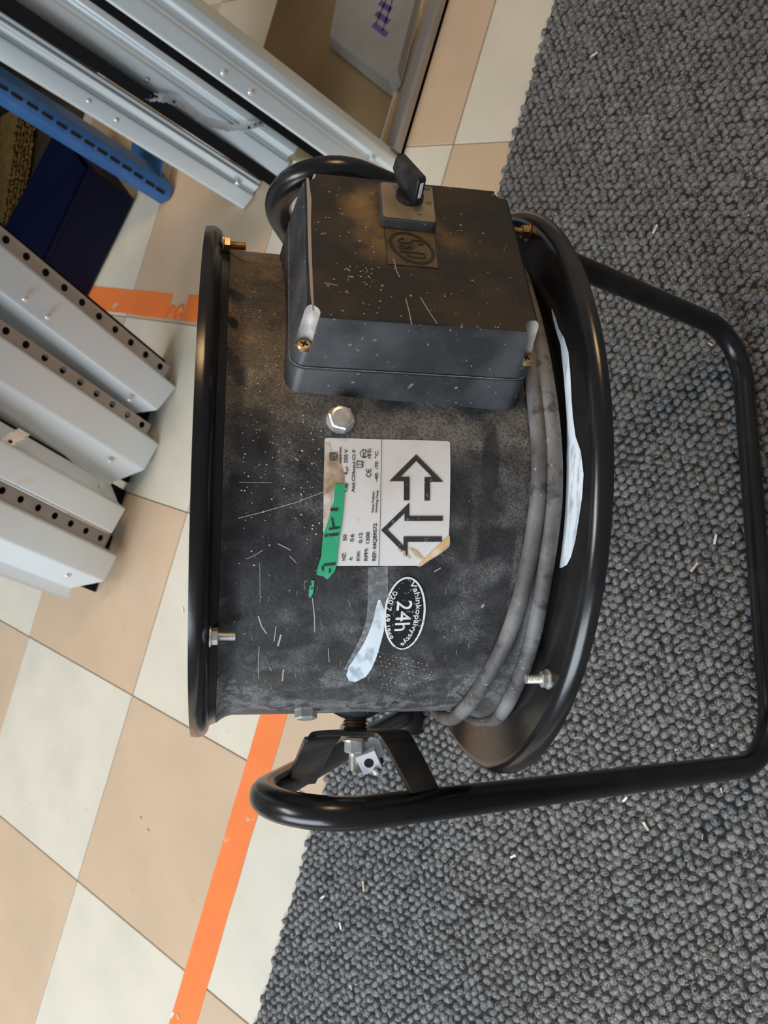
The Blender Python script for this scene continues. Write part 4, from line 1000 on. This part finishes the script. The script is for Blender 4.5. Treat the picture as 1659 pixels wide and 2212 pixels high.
# ---- paint smears, scratches and specks on the drum
mb = MB(); vs, fs = sheet(ribbon2d([l5(*q) for q in [(618, 1200), (618, 1350), (615, 1500), (600, 1650), (560, 1790), (490, 1960), (420, 2090)]], [.0100, .0102, .0102, .0098, .0105, .0125, .0130]), DS, .0002, .003); mb.add(vs, fs)
mb.build('grey_smear', M['scargrey'], fan, smooth=False)
mb = MB(); vs, fs = sheet(ribbon2d([l5(*q) for q in [(628, 1480), (632, 1560), (625, 1640), (608, 1740), (570, 1850), (520, 1960), (465, 2060), (430, 2130), (400, 2175)]], [.001, .0045, .0055, .0075, .0088, .0110, .0128, .0110, .004]), DS, .0004, .003); mb.add(vs, fs)
mb.build('white_smear', M['scar'], fan, smooth=False, label='pale blue white paint smear')
# smear on the right flange
mb = MB()
def FRs(pts, ws, off=.0003):
    vs, fs = sheet(ribbon2d([FR.px(*q) for q in pts], ws), FR, off, .01); mb.add(vs, fs)
FRs([(1193, 668), (1199, 690), (1206, 715), (1216, 738), (1222, 770), (1226, 810), (1229, 860), (1232, 905), (1235, 950), (1240, 990), (1243, 1030), (1240, 1065), (1232, 1100), (1222, 1140), (1213, 1175), (1207, 1205), (1206, 1225)], [.001, .003, .003, .005, .008, .0075, .007, .007, .010, .017, .019, .020, .023, .027, .027, .022, .008])
mb.build('white_smear', M['scar'], fan, smooth=False, label='long white paint scar on the wide flange')
def scratch(pts, w_, surf=DS):
    global mb; vs, fs = sheet(ribbon2d([surf.px(*q) for q in pts], w_), surf, .00025, .006); mb.add(vs, fs)
mb = MB()
scratch([(500, 1123), (560, 1108), (640, 1085), (700, 1062)], 0.00038); scratch([(494, 1041), (588, 1043)], 0.00025)
scratch([(534, 1207), (555, 1196), (568, 1188)], 0.00034); scratch([(558, 1330), (565, 1352), (576, 1368)], 0.00072)
scratch([(560, 1395), (558, 1430), (559, 1465)], 0.00036); scratch([(607, 1370), (600, 1395)], 0.00096); scratch([(596, 1352), (592, 1385)], 0.00048); scratch([(612, 1445), (610, 1470)], 0.00072)
scratch([(583, 1440), (586, 1448)], 0.00048); scratch([(675, 1292), (679, 1330), (680, 1365)], 0.00054); scratch([(709, 1400), (711, 1430)], 0.00036)
scratch([(600, 1174), (628, 1188)], 0.00048); scratch([(561, 1215), (562, 1300)], 0.00021); scratch([(937, 1235), (952, 1226)], 0.00060)
scratch([(1045, 1305), (1040, 1312)], 0.00120); scratch([(625, 1200), (640, 1215)], 0.00034)
for k in range(55):
    x, y = random.uniform(480, 1060), random.uniform(1250, 1520); l = random.uniform(4, 16); q = random.uniform(1.2, 2.2)
    scratch([(x, y), (x+l*math.cos(q), y+l*math.sin(q))], random.uniform(.0001, .0002))
mb.build('scratches', M['scratch'], fan, smooth=False, kind='stuff')
mb = MB()
def speck(surf, x, y, r):
    u = surf.px(x, y); k = 6; mb.add([surf.map(u+np.array([r*math.cos(2*math.pi*i/k), r*math.sin(2*math.pi*i/k)]), .0003) for i in range(k)], [tuple(range(k))])
for k in range(330):
    y = min(random.gauss(900, 180), 1500); x = random.uniform(490, 690) if y < 930 else random.uniform(480, 700)
    if y < 560: y = random.uniform(600, 900)
    if x > 612 and y < 890: continue
    speck(DS, x, y, random.choice([.00018, .0002, .00028, .0004]))
for k in range(60):
    speck(DS, random.uniform(480, 1040), random.uniform(930, 1500), random.choice([.00018, .0002, .0003]))
# dotted rows left by a stencil
for r_ in range(13):
    for k in range(9):
        speck(DS, 808+r_*9.5+k*2.5+random.uniform(-1.5, 1.5), 1405+k*10+r_*2.6+random.uniform(-1.5, 1.5), random.choice([.0002, .0003, .0004])) if random.random() < .8 else None
for k in range(90):
    x, y = random.uniform(670, 1060), random.uniform(400, 690)
    if 820 < x < 950 and 390 < y < 590: continue
    if random.random() < .5: x, y = random.gauss(790, 18), random.gauss(600, 35)
    speck(lm, x, y, random.choice([.0002, .0003, .0004]))
speck(DS, 486, 1279, .0008)
mb.build('dust_specks', M['speck'], fan, smooth=False, kind='stuff')
mb = MB()
for pts in ([(850, 560), (856, 585), (863, 600)], [(876, 645), (883, 672), (889, 702)], [(908, 643), (925, 672), (944, 700)], [(700, 612), (730, 618)]):
    vs, fs = sheet(ribbon2d([lm.px(*q) for q in pts], .0005), lm, .0003, .02); mb.add(vs, fs)
# worn lid edge
vs, fs = sheet(ribbon2d([lm.px(*q) for q in [(664, 385), (668, 430), (668, 480), (670, 560), (674, 640), (677, 672)]], [.0012, .0022, .0016, .0016, .0012, .0008]), lm, .0002, .02); mb.add(vs, fs)
mb.build('lid_scuffs', M['scratch'], tbox, smooth=False, kind='stuff')

# ---- tubular stand
RT = .0103
Af = at_z(1672, 1647, RT+.0075); Bf = at_z(1598, 724, RT+.0075); mid = (Af+Bf)/2; wm = nrm(Af-Bf); wm[2] = 0; wm = nrm(wm)
Hp = at_d(400, 1803, .42)
Rf = at_z(880, 1545, RT+.0080)
def mir(p): p = np.array(p); return p-2*wm*((p-mid)@wm)
pts = [mid, Af, Hp, Rf, (Rf+mir(Rf))/2]
half = fillet_path(pts, [.055, .045, .03], 16)
Hp2 = mir(Hp)+np.array([-.938, -.348, 0])*.016
other = fillet_path([mid, mir(Af), Hp2, mir(Rf), (Rf+mir(Rf))/2], [.055, .045, .03], 16)[::-1]
mb = MB(); tube(mb, half+other[1:-1]+[half[0]], RT, 20, cap=False)
stand = mb.build('tubular_stand', M['tube'], fan, label='glossy black bent tube stand')
for p in (Rf, mir(Rf)):
    mb = MB(); q = p+wm*(.004 if p is Rf else -.004)
    lathe_on(mb, q-wm*.018, wm, [(0, .0108), (.0, .0160), (.004, .0178), (.032, .0178), (.036, .0160), (.036, .0)], 24, cap=False); mb.build('rubber_foot', M['rubber'], fan)
DP = []
for i in range(len(half)-1):
    for f in np.linspace(0, 1, 30, endpoint=False):
        q = half[i]*(1-f)+half[i+1]*f; c_ = CAM_R@(q-CAM_C); DP.append((FPX*c_[0]/c_[2]+IW/2, FPX*c_[1]/c_[2]+IH/2, c_[2]))
def tube_depth(x, y): return min(DP, key=lambda q: (q[0]-x)**2+(q[1]-y)**2)[2]

# ---- pivot brackets (flat strap bent to a trapezoid, welded to the tube)
def strap(pts, mirf=None, dn=.030):
    P_ = pts; n = len(P_); th = .0035; vs, fs = [], []
    cen_ = sum(P_)/n
    for i in range(n):
        d = nrm(P_[min(i+1, n-1)]-P_[max(i-1, 0)]); dnv = np.array([0.12, 0.04, -1.0]); dnv = nrm(dnv-d*(dnv@d)*.0); o = nrm(np.cross(d, dnv)); 
        vs += [P_[i]+o*th/2, P_[i]-o*th/2, P_[i]-o*th/2+dnv*dn, P_[i]+o*th/2+dnv*dn]
    for i in range(n-1):
        for k in range(4): fs.append((4*i+k, 4*i+(k+1) % 4, 4*i+4+(k+1) % 4, 4*i+4+k))
    fs += [(3, 2, 1, 0), (4*n-4, 4*n-3, 4*n-2, 4*n-1)]
    if mirf: vs = [mirf(v) for v in vs]; fs = [f[::-1] for f in fs]
    bm = bmesh.new(); bv = [bm.verts.new(p) for p in vs]; [bm.faces.new([bv[i] for i in f]) for f in fs]; bmesh.ops.recalc_face_normals(bm, faces=bm.faces[:])
    bmesh.ops.bevel(bm, geom=[e for e in bm.edges if e.calc_length() > .012 or True], offset=.0005, segments=1, affect='EDGES')
    bm.verts.index_update(); r_ = ([np.array(v.co) for v in bm.verts], [tuple(v.index for v in f.verts) for f in bm.faces]); bm.free(); return r_
dl, dr_ = tube_depth(615, 1700)-.002, tube_depth(890, 1738)-.004
print('tube depths', dl, dr_)
bp = smooth_path([at_d(616, 1697, dl), at_d(640, 1640, dl*.6+.478*.4), at_d(656, 1602, .478), at_d(672, 1588, .479), at_d(700, 1584, .479), at_d(760, 1585, .479), at_d(806, 1587, .479), at_d(822, 1597, .478), at_d(850, 1645, dr_*.5+.478*.5), at_d(886, 1714, dr_)], 4)
for mf in (None, mir):
    vs, fs = strap(bp, mf); mk('pivot_bracket', vs, fs, M['bracket'], fan, smooth=False)
pv = at_d(767, 1590, .492)              # pivot centre on the bracket
for mf in (lambda p: np.array(p), mir):
    s_ = 1 if mf(Af) @ wm > mid @ wm else -1; ax = wm*s_; P0 = mf(pv)
    mb = MB(); lathe_on(mb, P0-ax*.0135, ax, [(-.014, .018), (-.004, .018), (0, .0135), (.0025, .0085), (.0025, 0)], 28, cap=False); mb.build('pivot_boss', M['drum'] if False else M['boxbase'], fan)
    mb = MB(); lathe_on(mb, P0-ax*.012, ax, sum([[(k*.0022, .0062), (k*.0022+.0006, .0074), (k*.0022+.0013, .0074), (k*.0022+.0019, .0062)] for k in range(5)], []), 24); mb.build('lock_washer', M['rust'], fan)
    mb = MB(); lathe_on(mb, P0+ax*.002, ax, [(0, .0082), (.0012, .0082)], 28); lathe_on(mb, P0+ax*.0032, ax, [(0, .0060), (.0005, .0066), (.0060, .0066), (.0068, .0058)], 6, u=A)
    prt = [(.0, .0036)]; h = .009
    while h < .0165: prt += [(h, .0038), (h+.0006, .0031), (h+.0012, .0038)]; h += .0012
    lathe_on(mb, P0+ax*.003, ax, prt+[(h, .0026), (h+.001, .001)], 16); mb.build('pivot_nut', M['zinc'], fan, smooth=False)
# adjusting clamp: bright block with a bolt under the bracket
cb = at_d(797, 1640, .49); e1 = nrm(A*.8+wm*.6); e1[2] *= .4; e1 = nrm(e1)
mb = MB(); v1, v2, v3 = basis(nrm(CAM_C-cb)*.85+wm*.4)
a_ = .9; h1 = v2*math.cos(a_)+v3*math.sin(a_); h2 = -v2*math.sin(a_)+v3*math.cos(a_)
mb.box(cb-wm*.003-v1*.004, h1*.0088, h2*.0088, v1*.0015)
mb.box(cb, h1*.0062, h2*.0062, v1*.0052)
clamp = mb.build('square_nut', M['brightsteel'], fan, smooth=False, label='bright square nut')
mb = MB(); lathe_on(mb, cb+v1*.005, v1, [(0, .0030), (.0004, .0030), (.0004, .0)], 14, cap=False); mb.build('nut_hole', M['slot'], clamp)
mb = MB(); tube(mb, [at_d(826, 1628, .50), at_d(812, 1668, .485)], .0024, 12); mb.build('clamp_bolt', M['rust'], fan)
mb = MB(); pp = at_d(812, 1669, .484); lathe_on(mb, pp, pp-at_d(826, 1628, .50), [(-.001, .0024), (.0008, .0022), (.0016, .001)], 12); mb.build('bolt_tip', M['rivet'], fan)
